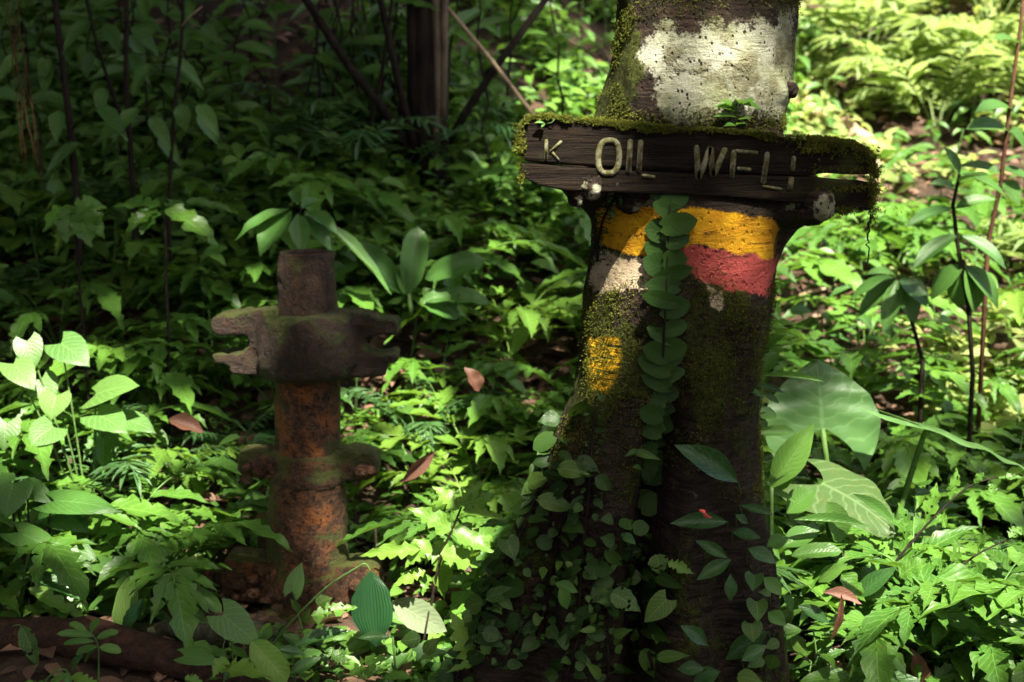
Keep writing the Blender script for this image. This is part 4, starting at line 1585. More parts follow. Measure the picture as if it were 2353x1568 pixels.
def scatter():
    rg = np.random.default_rng(11)
    rr = random.Random(4)
    # ferns
    n = 2600
    px = rg.uniform(-350, 2700, n)
    py = rg.uniform(560, 1650, n)
    pts, ok = hit(px, py)
    px, py = px[ok], py[ok]
    nf = 0
    used = []
    for (x, y, z), qx, qy in zip(pts, px, py):
        if blocked(qx, qy, y, .4) or y > 8.5:
            continue
        right_bg = qx > 1800 and y > 5.0
        if right_bg and rr.random() < .75:
            continue
        if y > 6 and rr.random() < .45:
            continue
        md = .27 if y < 5.6 else .34
        if any((x - a) ** 2 + (y - c) ** 2 < md * md for a, c in used):
            continue
        if nf >= 250:
            break
        used.append((x, y))
        nf += 1
        pick = rr.random()  # random draw of the fern variety
        fr = FROND
        nm = 'lobed_fern'
        what = 'lobed green fern'
        if pick < .12:
            fr = FROND_Y
            nm, what = 'yellow_fern', 'pale yellow-green lobed fern'
        elif pick > .90:
            fr = FROND_N if right_bg else FROND_ND  # fronds coloured sun-bright only on the right slope
            nm, what = 'feathery_fern', 'feathery narrow-leaved fern'
        sc = rr.uniform(.75, 1.2) * (1.0 if y < 6 else 1.1)
        if qx > 1780 and y < 5:
            sc *= .9
        if 380 < qx < 1020 and y < 5.4:
            sc *= .72
        zn = zone(qx, qy, y)
        fern(nm, what + ' ' + zn, (x, y, z - .01), sc, rr.choice((5, 6, 6, 7)), fr, nf * 7 + 3, what + 's ' + zn)
    # broad-leaved seedlings
    n = 900
    px = rg.uniform(-350, 2700, n)
    py = rg.uniform(-60, 1500, n)
    pts, ok = hit(px, py)
    px, py = px[ok], py[ok]
    nh = 0
    for (x, y, z), qx, qy in zip(pts, px, py):
        if blocked(qx, qy, y, .4) or y > 11 or y < 4.3:
            continue
        if any((x - a) ** 2 + (y - c) ** 2 < .05 for a, c in used):
            continue
        if nh >= 210:
            break
        used.append((x, y))
        nh += 1
        zn = zone(qx, qy, y)
        h = rr.uniform(.18, .5)
        herb('leafy_seedling', 'leafy green seedling ' + zn, (x, y, z - .01), h, rr.uniform(.09, .17), rr.choice((5, 6, 7)), nh + 900, 'leafy seedlings ' + zn)


scatter()


# ================================================================= UNDERGROWTH (uncountable)
def undergrowth():
    rg = np.random.default_rng(77)
    tl = [leaf('ovate', 4, 2, fold=.12, droop=.5, seed=1), leaf('ell', 4, 2, fold=.15, droop=.7, seed=2), leaf('lance', 4, 2, fold=.1, droop=.5, seed=3)]

    def field(name, label, n, pxr, pyr, maxy, size, hmax, mat, minY=4.4, per=5, tint=(0, 1), thin=None, clump=-.25):
        px = rg.uniform(*pxr, n)
        py = rg.uniform(*pyr, n)
        pts, ok = hit(px, py)
        px, py = px[ok], py[ok]
        k = (pts[:, 1] < maxy) & (pts[:, 1] > minY)
        x0 = pts[:, 0]
        k &= ~((np.abs(x0 - WELL_X) < .3) & (np.abs(pts[:, 1] - WELL_Y) < .3))
        k &= ~(((x0 - TREE_X) / .66) ** 2 + ((pts[:, 1] - TREE_Y) / .5) ** 2 < 1)
        k &= (fbm(pts * np.array([1.5, 1.5, 0]), 3) + rg.normal(0, .18, len(pts))) > clump
        if thin:
            k &= ~((py > thin[0]) & (py < thin[1]) & (px > 1780) & (rg.random(len(px)) < thin[2]))
        pts = pts[k]
        rep = np.repeat(pts, per, 0)
        m = len(rep)
        hh = np.repeat(rg.uniform(.2, 1.0, len(pts)), per) * hmax * rg.uniform(.4, 1, m)
        rep = rep + np.stack([rg.normal(0, .05, m), rg.normal(0, .05, m), hh], 1)
        s = size * np.repeat(rg.uniform(.6, 1.35, len(pts)), per) * rg.uniform(.7, 1.2, m)
        ms = rand_mats(rep, s, rg.uniform(.32, .55, m), rg, .35, face=np.array([0, -.3, 0]))
        tn = np.clip(np.repeat(rg.uniform(tint[0], tint[1], len(pts)), per) + rg.normal(0, .12, m), 0, 1)
        c = rg.integers(0, 3, m)
        V, F, UV, T = merge([(tl[q], ms[c == q], tn[c == q]) for q in range(3)])
        # thin stalks down to the ground
        o = link(name, mesh_np(name, V, F, UV, {'tint': T}, mat=M[mat]))
        tag(o, label, kind='stuff')

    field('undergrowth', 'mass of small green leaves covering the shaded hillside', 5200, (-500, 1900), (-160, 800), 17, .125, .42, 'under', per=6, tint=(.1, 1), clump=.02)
    field('undergrowth', 'mass of small bright leaves covering the sunlit slope behind the sign', 3600, (1500, 2900), (-160, 1050), 17, .12, .26, 'under_sunlit', per=5, thin=(430, 860, .78))
    field('undergrowth', 'low green leaves filling the ground between the ferns', 1500, (-400, 2800), (760, 1640), 6, .09, .12, 'under', minY=3.75, per=4)
    # leaf litter
    n = 9000
    px = rg.uniform(-500, 2900, n)
    py = rg.uniform(-100, 1640, n)
    pts, ok = hit(px, py)
    pts = pts[(pts[:, 1] > 5.6) | (rg.random(len(pts)) < .35)]
    m = len(pts)
    pts = pts + np.stack([rg.normal(0, .05, m), rg.normal(0, .05, m), np.full(m, .012)], 1)
    pts[:, 2] = height(pts[:, 0], pts[:, 1]) + rg.uniform(.006, .03, m)
    s = rg.uniform(.05, .15, m)
    ms = rand_mats(pts, s, rg.uniform(.3, .5, m), rg, .22, face=np.array([0, -.4, 0]))
    c = rg.integers(0, 3, m)
    tn = rg.random(m) ** 2.0
    V, F, UV, T = merge([(tl[q], ms[c == q], tn[c == q]) for q in range(3)])
    o = link('leaf_litter', mesh_np('leaf_litter', V, F, UV, {'tint': T}, mat=M['litter']))
    tag(o, 'brown fallen leaves scattered over the forest floor', kind='stuff')


undergrowth()


# ================================================================= NAMED PLANTS AND THINGS
def Z3(x, y):
    return x * .24, 1270.6 + y * .24


def Z4(x, y):
    return 423.5 + x * .3602, 988.2 + y * .3602


def Z5(x, y):
    return x * .5, y * .5


def Z6(x, y):
    return x * .5197, 753 + y * .5197


def Z7(x, y):
    return 941.2 + x * .36015, 1003.3 + y * .36015


def Z8(x, y):
    return 1600 + x * .52, 753 + y * .52


def Z2(x, y):
    return 1129.4 + .4 * x, 564.7 + .4 * y


def wpx(n, Y):
    return n * Y / FPX


def leaves(plant, zf, sc, rows, Y, dY=.03, facing=(0, -.7, .7)):
    """rows: (key, bx, by, tx, ty, width) in crop coordinates; the tip may lie nearer or farther than the base"""
    for i, r in enumerate(rows):
        key, bx, by, tx, ty, wd = r[:6]
        y0 = Y + (r[6] if len(r) > 6 else random.uniform(-dY, dY))
        y1 = y0 + (r[7] if len(r) > 7 else random.uniform(-.05, .02))
        f = r[8] if len(r) > 8 else (random.uniform(-.25, .25) + facing[0], facing[1], facing[2])
        plant.leaf(key, P(*zf(bx, by), y0), P(*zf(tx, ty), y1), wpx(wd * sc, y0), f, roll=random.uniform(-.15, .15))


def stemz(plant, zf, pts, Y, r0, r1=None, dy=None, smooth=True):
    W = [P(*zf(x, y), Y + (dy[i] if dy else 0)) for i, (x, y) in enumerate(pts)]
    if smooth and len(W) > 2:       # Catmull-Rom
        out = []
        for i in range(len(W) - 1):
            p0, p1, p2, p3 = W[max(i - 1, 0)], W[i], W[i + 1], W[min(i + 2, len(W) - 1)]
            for k in range(4):
                t = k / 4
                out.append(.5 * ((2 * p1) + (p2 - p0) * t + (2 * p0 - 5 * p1 + 4 * p2 - p3) * t * t + (3 * p1 - p0 - 3 * p2 + p3) * t ** 3))
        W = out + [W[-1]]
    plant.stem(W, r0, r1)
    return W


def ground_at(px, Y):
    x = (px - 1176.5) / FPX * Y * 1.0
    p = P(px, 1300, Y)
    return Vector((p.x, Y, gz(p.x, Y) - .01))


# ---- shingle vine on the trunk
SH = [(1529, 402), (1563, 428), (1522, 444), (1555, 458), (1529, 484), (1563, 512), (1511, 524), (1557, 546), (1511, 572), (1553, 590), (1511, 615), (1551, 633), (1521, 649), (1555, 667), (1515, 687), (1553, 703),
      (1517, 725), (1553, 751), (1517, 773), (1549, 799), (1509, 809), (1545, 829), (1503, 843), (1541, 861), (1505, 881), (1535, 897), (1500, 917), (1529, 933), (1495, 947), (1525, 967), (1490, 985), (1517, 1003), (1488, 1024),
      (1512, 1042), (1484, 1062), (1508, 1082), (1480, 1100), (1502, 1122), (1478, 1142), (1498, 1160)]
def spine(y):
    return np.interp(y, [400, 600, 850, 1000, 1180], [1543, 1533, 1523, 1505, 1488])


vp = Plant('shingle_vine', 'vine of overlapping round dark leaves climbing straight up the painted trunk', on_trunk(1485, 1180, .0), 'vine', stemmat='stem_dark')
vp.stem([on_trunk(spine(y), y, .012) for y in range(1180, 399, -30)], .004, .002)
for i, (x, y) in enumerate(SH):
    if y > 640 and random.random() < .14:
        continue
    c = on_trunk(x, y, .008 + .008 * random.random())
    bx = spine(y)
    sgn = 1 if x > bx else -1
    hl = (36 if y < 700 else 32) * (1.0 - .12 * (y > 950)) * random.uniform(.75, 1.15)
    b0 = P(x - sgn * hl, y + 10, c.y + .004)
    t0 = P(x + sgn * hl, y - 8 + random.uniform(-14, 16), c.y - random.uniform(-.012, .012))
    vp.leaf('shingle', b0, t0, wpx(random.uniform(40, 62) * (1 if y < 700 else .88), c.y), (random.uniform(-.2, .2), -1, .05 + random.uniform(-.15, .15)))
vp.done()


def climber(label, path, n, size, key, seed, name='climbing_vine', spread=34, lift=.012):
    rg = random.Random(seed)
    pts = [on_trunk(x, y, lift) for x, y in path]
    p = Plant(name, label, pts[0], 'vine', stemmat='stem_dark')
    xs = np.array(path, float)
    dense = [on_trunk(np.interp(t, np.linspace(0, 1, len(xs)), xs[:, 0]), np.interp(t, np.linspace(0, 1, len(xs)), xs[:, 1]), lift) for t in np.linspace(0, 1, 24)]
    p.stem(dense, .004, .002)
    keys = [key] if name == 'creeper' else ['shingle', 'vine_dark', 'vine_dark', 'vine_dark', 'heart_vine_dark', 'vine']
    for i in range(n):
        t = min(1, max(0, (i + .5 + rg.uniform(-.6, .6)) / n))
        cx = np.interp(t, np.linspace(0, 1, len(xs)), xs[:, 0])
        cy = np.interp(t, np.linspace(0, 1, len(xs)), xs[:, 1])
        sgn = 1 if i % 2 else -1
        s = size * rg.choice((.4, .5, .6, .75, .9, 1.1, 1.4))
        b0 = on_trunk(cx + sgn * rg.uniform(4, 22), cy + rg.uniform(-8, 8), lift + rg.uniform(.006, .03))
        p.stem([on_trunk(cx, cy, lift), b0], .0014, .0011, 4)
        tx, ty = cx + sgn * s * rg.uniform(.7, 1.05), cy + s * rg.uniform(-.15, .7)
        t0 = on_trunk(tx, ty, lift + rg.uniform(.01, .045))
        p.leaf(rg.choice(keys), b0, t0, wpx(s * rg.uniform(.5, .8), b0.y), (rg.uniform(-.6, .6), -1, .5 + rg.uniform(-.4, .5)))
    return p.done()


climber('vine of dark round leaves on the left buttress, below the small yellow patch', [(1330, 1470), (1335, 1300), (1352, 1150), (1362, 1000), (1368, 915)], 34, 50, 'shingle', 1)
climber('vine of dark round leaves along the outer left edge of the trunk foot', [(1090, 1480), (1140, 1340), (1205, 1210), (1255, 1080), (1300, 950)], 38, 50, 'shingle', 2)
climber('vine of small round leaves low in the groove between the buttresses', [(1500, 1540), (1470, 1400), (1455, 1300), (1478, 1190)], 22, 50, 'vine', 3)
climber('vine of dark leaves between the left buttress folds', [(1230, 1500), (1260, 1350), (1290, 1200), (1320, 1050)], 30, 46, 'shingle', 14)
climber('vine of small dark leaves matted over the left trunk foot', [(1150, 1540), (1200, 1440), (1280, 1340), (1390, 1260)], 32, 44, 'vine', 15)
climber('vine of small dark leaves beside the groove at the trunk foot', [(1400, 1560), (1395, 1450), (1420, 1330), (1430, 1180)], 28, 44, 'shingle', 16)
climber('leafy vine hugging the lowest left edge of the trunk foot', [(1050, 1560), (1090, 1450), (1140, 1330), (1200, 1210)], 36, 50, 'vine', 24)
climber('dark leafy vine across the middle of the trunk foot', [(1300, 1560), (1330, 1460), (1400, 1380), (1500, 1330)], 30, 46, 'shingle', 25)
climber('tiny-leaved creeper at the left edge of the yellow paint', [(1372, 600), (1374, 555), (1385, 505), (1402, 470), (1440, 425)], 46, 17, 'glossy', 4, 'creeper', lift=.004)

# ---- broad vine leaves around the foot of the trunk
def foot_plant(name, label, rows, zf=Z7, sc=.36, key0=None, lift=.05, base=None):
    bx, by = zf(*base)
    p = Plant(name, label, on_trunk(bx, by, .0), 'plant', stemmat='stem')
    for r in rows:
        key, x0, y0, x1, y1, wd = r[:6]
        a = on_trunk(*zf(x0, y0), lift + random.uniform(0, .03))
        c = P(*zf(x1, y1), a.y - random.uniform(-.01, .05))
        p.leaf(key, a, c, wpx(wd * sc, a.y), (random.uniform(-.2, .2), -.85, .55))
        root = on_trunk(*zf(x0, y0), .0)
        s0 = on_trunk(*zf(x0 + random.uniform(-20, 20), y0 + 70), .0)
        p.stem([s0, root.lerp(a, .5) , a], .0022, .0016, 5)
    return p.done()


foot_plant('broadleaf_vine', 'green pointed-leaf vine over the left trunk foot', [
    ('vine', 960, 200, 1150, 235, 130), ('vine', 830, 400, 1075, 465, 125), ('heart_vine', 620, 660, 675, 780, 150), ('vine', 500, 1025, 700, 970, 105), ('vine', 760, 300, 900, 250, 120),
    ('vine', 340, 1160, 440, 1120, 90), ('vine', 730, 850, 780, 900, 60), ('vine', 850, 840, 850, 905, 55), ('vine', 960, 800, 940, 850, 50), ('vine', 1020, 800, 1010, 840, 50)], base=(700, 900))
foot_plant('broadleaf_vine', 'bright two-leaved shoot in the dark of the trunk foot', [('glossy_light', 930, 935, 1075, 990, 85), ('glossy_light', 955, 960, 1015, 1110, 95)], base=(930, 1000), lift=.08)
foot_plant('broadleaf_vine', 'yellowing chewed-leaf vine in front of the trunk groove', [
    ('vine', 1462, 740, 1198, 745, 125), ('vine_chewed', 1580, 760, 1605, 890, 150), ('lobed_yellow', 1645, 800, 1828, 875, 95), ('vine', 1470, 900, 1290, 895, 115), ('vine_chewed', 1300, 1000, 1480, 1110, 165),
    ('vine', 1200, 990, 1270, 985, 50), ('vine', 1280, 1060, 1200, 1050, 55)], base=(1500, 1000))
foot_plant('broadleaf_vine', 'rounded green leaves climbing the groove of the trunk', [
    ('shingle', 1520, 190, 1530, 290, 95), ('shingle', 1430, 590, 1530, 575, 110), ('shingle', 1410, 560, 1340, 560, 85), ('vine', 1440, 100, 1600, 140, 60), ('vine', 1450, 90, 1380, 120, 40), ('glossy', 1350, 620, 1440, 680, 70), ('vine', 1470, 200, 1430, 190, 45)], base=(1480, 700))
foot_plant('broadleaf_vine', 'large oval-leaved plant low at the trunk groove', [
    ('heart_vine', 1640, 1040, 1490, 1195, 165), ('vine', 1490, 1370, 1590, 1555, 140), ('vine', 1590, 1410, 1782, 1392, 85), ('vine', 1180, 1230, 1080, 1240, 50), ('vine', 1160, 1180, 1190, 1130, 45),
    ('vine', 1310, 1270, 1410, 1230, 70), ('vine', 1430, 1300, 1450, 1230, 60), ('vine', 1210, 1530, 1140, 1450, 80), ('vine', 1060, 1470, 1130, 1460, 70)], base=(1500, 1450))
foot_plant('glossy_climber', 'dark glossy climber with long leaves on the right side of the trunk', [
    ('glossy', 2095, 290, 1715, 38, 190), ('glossy', 2030, 545, 1665, 540, 120), ('glossy', 2030, 775, 1825, 655, 85), ('glossy', 2050, 785, 1830, 910, 105), ('glossy', 2110, 440, 2322, 490, 62), ('glossy', 2060, 610, 2240, 640, 85),
    ('glossy', 2160, 715, 2345, 800, 110), ('glossy', 2045, 880, 2050, 1060, 90), ('glossy', 2290, 1245, 1995, 1428, 150), ('glossy', 2080, 500, 2170, 555, 60)], base=(2060, 1100), lift=.06)
foot_plant('glossy_climber', 'cluster of long glossy leaves low on the right trunk foot', [('glossy', 1900, 1330, 1740, 1200, 110), ('glossy', 1980, 1500, 1800, 1560, 130), ('glossy', 2120, 1430, 2280, 1330, 110), ('glossy_light', 2260, 900, 2380, 1010, 110), ('glossy_light', 2290, 1120, 2400, 1200, 110), ('glossy', 1880, 1480, 1700, 1480, 100), ('vine', 2100, 1530, 2250, 1560, 120), ('glossy_light', 2280, 700, 2420, 640, 110)], base=(2000, 1500), lift=.07)
foot_plant('heart_vine', 'small vine of heart-shaped leaves down the right trunk foot', [
    ('heart_vine', 2200, 885, 2190, 970, 130), ('heart_vine', 2215, 1055, 2225, 1170, 145), ('heart_vine', 2180, 1195, 2200, 1315, 145), ('vine', 2300, 1000, 2230, 990, 60), ('vine', 2250, 1420, 2160, 1470, 90), ('vine', 2330, 1400, 2290, 1500, 110), ('vine', 2350, 1310, 2270, 1350, 80)], base=(2220, 1300))
# red paint drips on the glossy leaf
_c = on_trunk(*Z7(1885, 495), .10)
_mb = MB()
_pl = [Z7(x, y) for x, y in ((1845, 468), (1862, 464), (1885, 470), (1893, 492), (1912, 508), (1928, 514), (1922, 522), (1890, 520), (1876, 506), (1868, 488), (1850, 478))]
_mb.add([P(x, y, _c.y) for x, y in _pl] + [P(x, y, _c.y + .004) for x, y in _pl], [tuple(range(11)), tuple(range(21, 10, -1))] + [(i, i + 11, (i + 1) % 11 + 11, (i + 1) % 11) for i in range(11)])
_o = _mb.build('paint_splash', plain('red_paint', (.60, .09, .07), (.5, .07, .06), 40, .5, .1), None)
tag(_o, 'splash of dried red paint on a dark glossy leaf', 'paint')

# ---- small shoot on top of the sign
p = Plant('shoot', 'small bright shoot growing from moss on top of the sign board', P(1690, 300, SY + .06), 'plant')
c0 = P(1690, 300, SY + .06)
p.stem([c0, P(1694, 270, SY + .05), P(1700, 240, SY + .04)], .003, .002)
for (x0, y0, x1, y1, wd) in ((1698, 262, 1640, 238, 18), (1698, 255, 1655, 226, 16), (1700, 242, 1735, 226, 18), (1700, 240, 1748, 246, 16), (1700, 240, 1690, 222, 18), (1696, 272, 1640, 262, 12), (1696, 276, 1726, 268, 12), (1692, 288, 1712, 280, 12), (1692, 290, 1664, 286, 10)):
    p.leaf('glossy_light', P(x0, y0, SY + .045), P(x1, y1, SY + .0), wpx(wd * 1.3, SY), (0, -.6, .8))
p.done()
p = Plant('shoot', 'tiny curled seedling on the left end of the sign board', P(1255, 285, SY - .005), 'plant')
p.stem([P(1255, 285, SY - .004), P(1268, 282, SY - .01), P(1275, 274, SY - .01)], .0014, .001)
p.leaf('glossy_light', P(1252, 284, SY - .01), P(1228, 280, SY - .02), .010)
p.leaf('glossy_light', P(1252, 284, SY - .01), P(1244, 292, SY - .02), .008)
p.done()

# ---- epiphyte and glossy plants right of the trunk
eb = P(*Z2(1480, 815), 3.46)
p = Plant('epiphyte', 'star of narrow glossy leaves growing from the right edge of the trunk', eb, 'plant')
p.stem([eb + Vector((-.03, .02, -.05)), eb, eb + Vector((.02, 0, .05))], .006, .004)
leaves(p, Z2, .4, [('glossy', 1410, 815, 1200, 788, 62), ('glossy', 1465, 790, 1345, 680, 50), ('glossy_light', 1490, 790, 1535, 690, 40), ('glossy_light', 1550, 745, 1925, 765, 42), ('glossy', 1520, 800, 1700, 840, 42), ('glossy', 1560, 855, 1662, 900, 48),
                   ('glossy', 1460, 825, 1570, 865, 50), ('glossy_light', 1480, 800, 1520, 730, 40)], 3.45, .02)
p.done()
p = Plant('broad_shrub', 'glossy pale-green shrub with upright leaves just right of the trunk', ground_at(1860, 3.62), 'plant')
stemz(p, Z2, [(1580, 2300), (1600, 1900), (1610, 1390)], 3.6, .008, .005)
stemz(p, Z2, [(1585, 2200), (1560, 1500), (1545, 750)], 3.66, .007, .004)
leaves(p, Z2, .4, [('glossy_light', 1545, 735, 1645, 598, 115), ('glossy_light', 1560, 600, 1672, 505, 90), ('oblong', 1525, 980, 1642, 950, 95), ('oblong', 1525, 1080, 1760, 1055, 72), ('glossy_light', 1600, 1395, 1858, 1018, 185), ('oblong', 1640, 1405, 1765, 1180, 140),
                   ('glossy_light', 1490, 1390, 1790, 1470, 55), ('oblong', 1530, 1000, 1600, 1060, 70), ('fern' if 0 else 'lobed_yellow', 1540, 1160, 1622, 1180, 50)], 3.62, .03)
leaves(p, Z8, .52, [('glossy_light', 430, 850, 795, 862, 52), ('glossy_light', 375, 970, 550, 885, 110), ('oblong', 420, 1010, 645, 970, 85), ('oblong', 580, 770, 665, 950, 130), ('glossy_light', 540, 1125, 662, 1040, 75), ('glossy_light', 340, 870, 380, 950, 50), ('glossy_light', 690, 735, 905, 870, 62),
                    ('glossy', 380, 1180, 440, 1260, 60), ('glossy', 450, 1230, 600, 1300, 70), ('glossy_light', 400, 820, 530, 700, 120), ('vine', 380, 1300, 430, 1240, 70), ('vine', 420, 1380, 510, 1440, 80), ('shingle', 330, 1430, 370, 1370, 80)], 3.66, .06)
p.done()

# ---- giant taro
tb = ground_at(1960, 4.35)
p = Plant('taro', 'giant taro with one huge upright heart-shaped leaf behind the trunk', tb, 'taro')
b1 = P(1890, 985, 4.30)
p.stem(curve(tb, b1, 0, 8, .004), .013, .008)
p.leaf('taro', b1, P(1884, 822, 4.34), wpx(300, 4.3), (.05, -1, .3), var=0)
b2 = P(2128, 985, 4.25)
p.stem(curve(tb + Vector((.05, 0, 0)), b2, .03, 8), .013, .008)
p.leaf('taro', b2, P(2420, 1075, 4.20), .26, (-.30, .12, 1), var=1)
b3 = P(1890, 1112, 4.12)
p.stem(curve(tb + Vector((-.03, 0, 0)), b3, .02, 8), .012, .008)
p.leaf('taro_old', b3, P(2075, 1190, 3.95), .33, (.1, -.35, 1), var=0)
p.done()

# ---- chewed shrub at lower right
p = Plant('chewed_shrub', 'insect-eaten shrub with ragged leaves and dark leaning stem at lower right', ground_at(2050, 4.0), 'plant', stemmat='stem_dark')
stemz(p, Z8, [(800, 1260), (850, 1085), (960, 940), (1060, 830), (1200, 705), (1330, 660)], 3.95, .005, .002)
leaves(p, Z8, .52, [('chewed', 930, 960, 915, 780, 90), ('chewed', 1010, 880, 1060, 690, 80), ('chewed', 1120, 770, 1160, 625, 60), ('chewed', 1230, 690, 1265, 640, 50), ('chewed', 880, 1010, 760, 860, 120), ('chewed', 1060, 830, 1130, 870, 90), ('chewed', 1330, 665, 1447, 650, 40), ('chewed', 860, 1060, 1000, 1130, 110),
                    ('chewed', 1290, 680, 1330, 740, 50)], 3.95, .03)
p.done()
p = Plant('chewed_shrub', 'second insect-eaten shrub leaning right at the frame edge', ground_at(2150, 3.9), 'plant', stemmat='stem_dark')
stemz(p, Z8, [(1040, 1330), (1110, 1125), (1230, 1010), (1380, 935)], 3.85, .0045, .002)
leaves(p, Z8, .52, [('chewed', 1130, 1100, 1160, 950, 80), ('chewed', 1240, 1000, 1290, 910, 70), ('chewed', 1300, 970, 1400, 990, 90), ('chewed', 1120, 1130, 1060, 1010, 90), ('chewed', 1380, 930, 1440, 870, 70), ('chewed', 1190, 1050, 1260, 1110, 90)], 3.85, .03)
p.done()
p = Plant('broad_shrub', 'leafy shrub with large toothed leaves in the lower right corner', ground_at(2230, 3.8), 'plant', stemmat='stem_dark')
stemz(p, Z8, [(1340, 1600), (1360, 1380), (1430, 1150)], 3.75, .005, .003)
stemz(p, Z8, [(790, 1568), (850, 1400), (960, 1230)], 3.8, .004, .002)
leaves(p, Z8, .52, [('lobed', 1080, 1260, 1330, 1400, 140), ('lobed', 1050, 1560, 1255, 1495, 160), ('lobed', 1310, 1345, 1450, 1430, 170), ('lobed', 880, 1190, 720, 1180, 100), ('lobed', 960, 1230, 1045, 1390, 110), ('chewed', 1070, 1160, 1200, 1240, 150), ('chewed', 1180, 1230, 1380, 1180, 170), ('lobed', 800, 1440, 945, 1415, 140),
                    ('lobed', 650, 1425, 870, 1545, 120), ('lobed', 900, 1100, 1010, 1010, 130), ('lobed', 1060, 1100, 1430, 1170, 170), ('lobed', 1180, 1460, 1330, 1560, 110), ('lobed', 1360, 1440, 1448, 1330, 130), ('lobed', 860, 1260, 780, 1390, 120), ('glossy', 700, 1200, 880, 1050, 90), ('lobed', 640, 1090, 760, 1210, 110)], 3.78, .10)
p.done()
p = Plant('curled_leaf', 'curled dark brown dead leaf standing at the lower right', P(*Z8(985, 1590), 3.72), 'leaf')
p.leaf('dead', P(*Z8(985, 1590), 3.72), P(*Z8(970, 1425), 3.70), wpx(48, 3.7), (.3, -1, .1))
p.done()
p = Plant('withered_leaf', 'withered leaf with a brown blotch lying on the greenery right of the trunk', P(*Z8(560, 1175), 3.66), 'leaf')
p.leaf('pink_dead', P(*Z8(560, 1170), 3.66), P(*Z8(735, 1215), 3.62), wpx(36, 3.6), (0, -.6, .8))
p.leaf('dead', P(*Z8(640, 1180), 3.6), P(*Z8(605, 1400), 3.58), wpx(18, 3.6), (.2, -1, .1))
p.done()

# ---- bright compound plant left of the trunk
p = Plant('bright_sapling', 'bright yellow-green sapling with ragged leaves between wellhead and trunk', ground_at(985, 3.98), 'plant', stemmat='stem_dark')
stemz(p, Z7, [(100, 1330), (150, 1000), (200, 760), (270, 600), (330, 450)], 3.95, .005, .003)
leaves(p, Z7, .36, [('lobed_yellow', 315, 465, 160, 300, 160), ('lobed_yellow', 335, 440, 560, 340, 200), ('lobed_yellow', 265, 600, 0, 435, 180), ('lobed_yellow', 275, 590, 562, 725, 190), ('lobed_yellow', 335, 470, 655, 512, 95), ('lobed_yellow', 190, 765, -40, 690, 210),
                    ('lobed_yellow', 180, 760, 245, 1055, 180), ('lobed_yellow', 195, 750, 485, 800, 230), ('lobed_yellow', 110, 880, -60, 860, 110), ('lobed_yellow', 110, 880, 80, 1012, 95), ('lobed_yellow', 200, 740, 180, 660, 150), ('lobed_yellow', 330, 440, 470, 270, 130), ('lobed', 640, 540, 440, 560, 90)], 3.95, .03)
leaves(p, Z4, .36, [('lobed_yellow', 1510, 760, 1090, 785, 150), ('lobed_yellow', 1560, 700, 1400, 870, 170), ('lobed_yellow', 1540, 900, 1310, 990, 110)], 3.92, .02)
p.done()
p = Plant('pale_shrub', 'light green lobed leaf standing left of the trunk foot', ground_at(1090, 3.55), 'plant')
stemz(p, Z7, [(430, 1560), (430, 1460)], 3.5, .004, .003)
leaves(p, Z7, .36, [('lobed_yellow', 430, 1460, 265, 1125, 230), ('lobed_yellow', 430, 1440, 550, 1260, 90), ('lobed_yellow', 420, 1440, 220, 1500, 70), ('chewed', 785, 1310, 1000, 1130, 180), ('lobed', 740, 1420, 640, 1285, 150), ('glossy_light', 500, 1400, 560, 1480, 90), ('glossy', 560, 1430, 670, 1475, 90), ('vine', 100, 1380, 185, 1280, 100)], 3.48, .03)
p.done()

# ---- heart-leaved plants left of the well
p = Plant('heart_leaf_plant', 'pale heart-leaved plant in the sun patch left of the wellhead', ground_at(215, 4.75), 'plant')
gb = p.base
rows = [('heart', 425, 295, 590, 225, 200, 0, -.08, (-.1, -.6, .8)), ('heart', 430, 385, 560, 440, 180, -.05, -.08, (0, -.55, .8)), ('heart', 235, 440, 120, 510, 170, -.06, -.08, (0, -.6, .8)), ('heart', 545, 400, 690, 445, 130, 0, -.05, (0, -.4, .9)),
        ('heart', 120, 60, 150, 180, 130, .1, -.05, (.1, -.5, .8)), ('heart', 270, 70, 390, 150, 170, .1, -.08, (0, -.55, .8)), ('heart', 60, 160, 150, 260, 140, .05, -.08, (0, -.5, .8)), ('heart', 250, 300, 215, 400, 150, 0, -.06, (0, -.6, .8)), ('heart', 30, 420, 10, 540, 140, 0, -.06, (0, -.6, .8)), ('heart', 180, 230, 230, 330, 140, .1, -.05, (0, -.6, .8))]
leaves(p, Z6, .52, rows, 4.7)
for r in rows:
    p.stem(curve(gb, P(*Z6(r[1], r[2]), 4.7 + r[6]), .04, 6), .004, .003, 5)
p.done()
p = Plant('heart_leaf_plant', 'dark glossy heart-leaved plant at the left frame edge', ground_at(70, 4.2), 'plant', stemmat='stem_dark')
gb = p.base
rows = [('heart_dark', 60, 690, 10, 830, 190, 0, -.08, (.1, -.6, .8)), ('heart_dark', 240, 765, 530, 770, 170, 0, -.05, (0, -.45, .9)), ('heart_dark', 250, 800, 380, 870, 200, .05, -.08, (0, -.5, .8)), ('heart_dark', 80, 905, 305, 995, 150, -.05, -.05, (0, -.5, .8)), ('heart_dark', 300, 950, 440, 1040, 110, 0, -.06, (.1, -.5, .8)),
        ('heart_dark', 120, 700, 230, 760, 110, .06, -.05, (0, -.5, .8)), ('heart_dark', 370, 1020, 590, 1085, 130, 0, -.05, (0, -.5, .9)), ('heart_dark', 130, 1010, 60, 1100, 150, 0, -.05, (0, -.5, .9)), ('heart_dark', 10, 640, -60, 700, 150, .03, -.05, (0, -.5, .9))]
leaves(p, Z6, .52, rows, 4.22)
for r in rows:
    p.stem(curve(gb, P(*Z6(r[1], r[2]), 4.22 + r[6]), .04, 6), .004, .003, 5)
p.done()

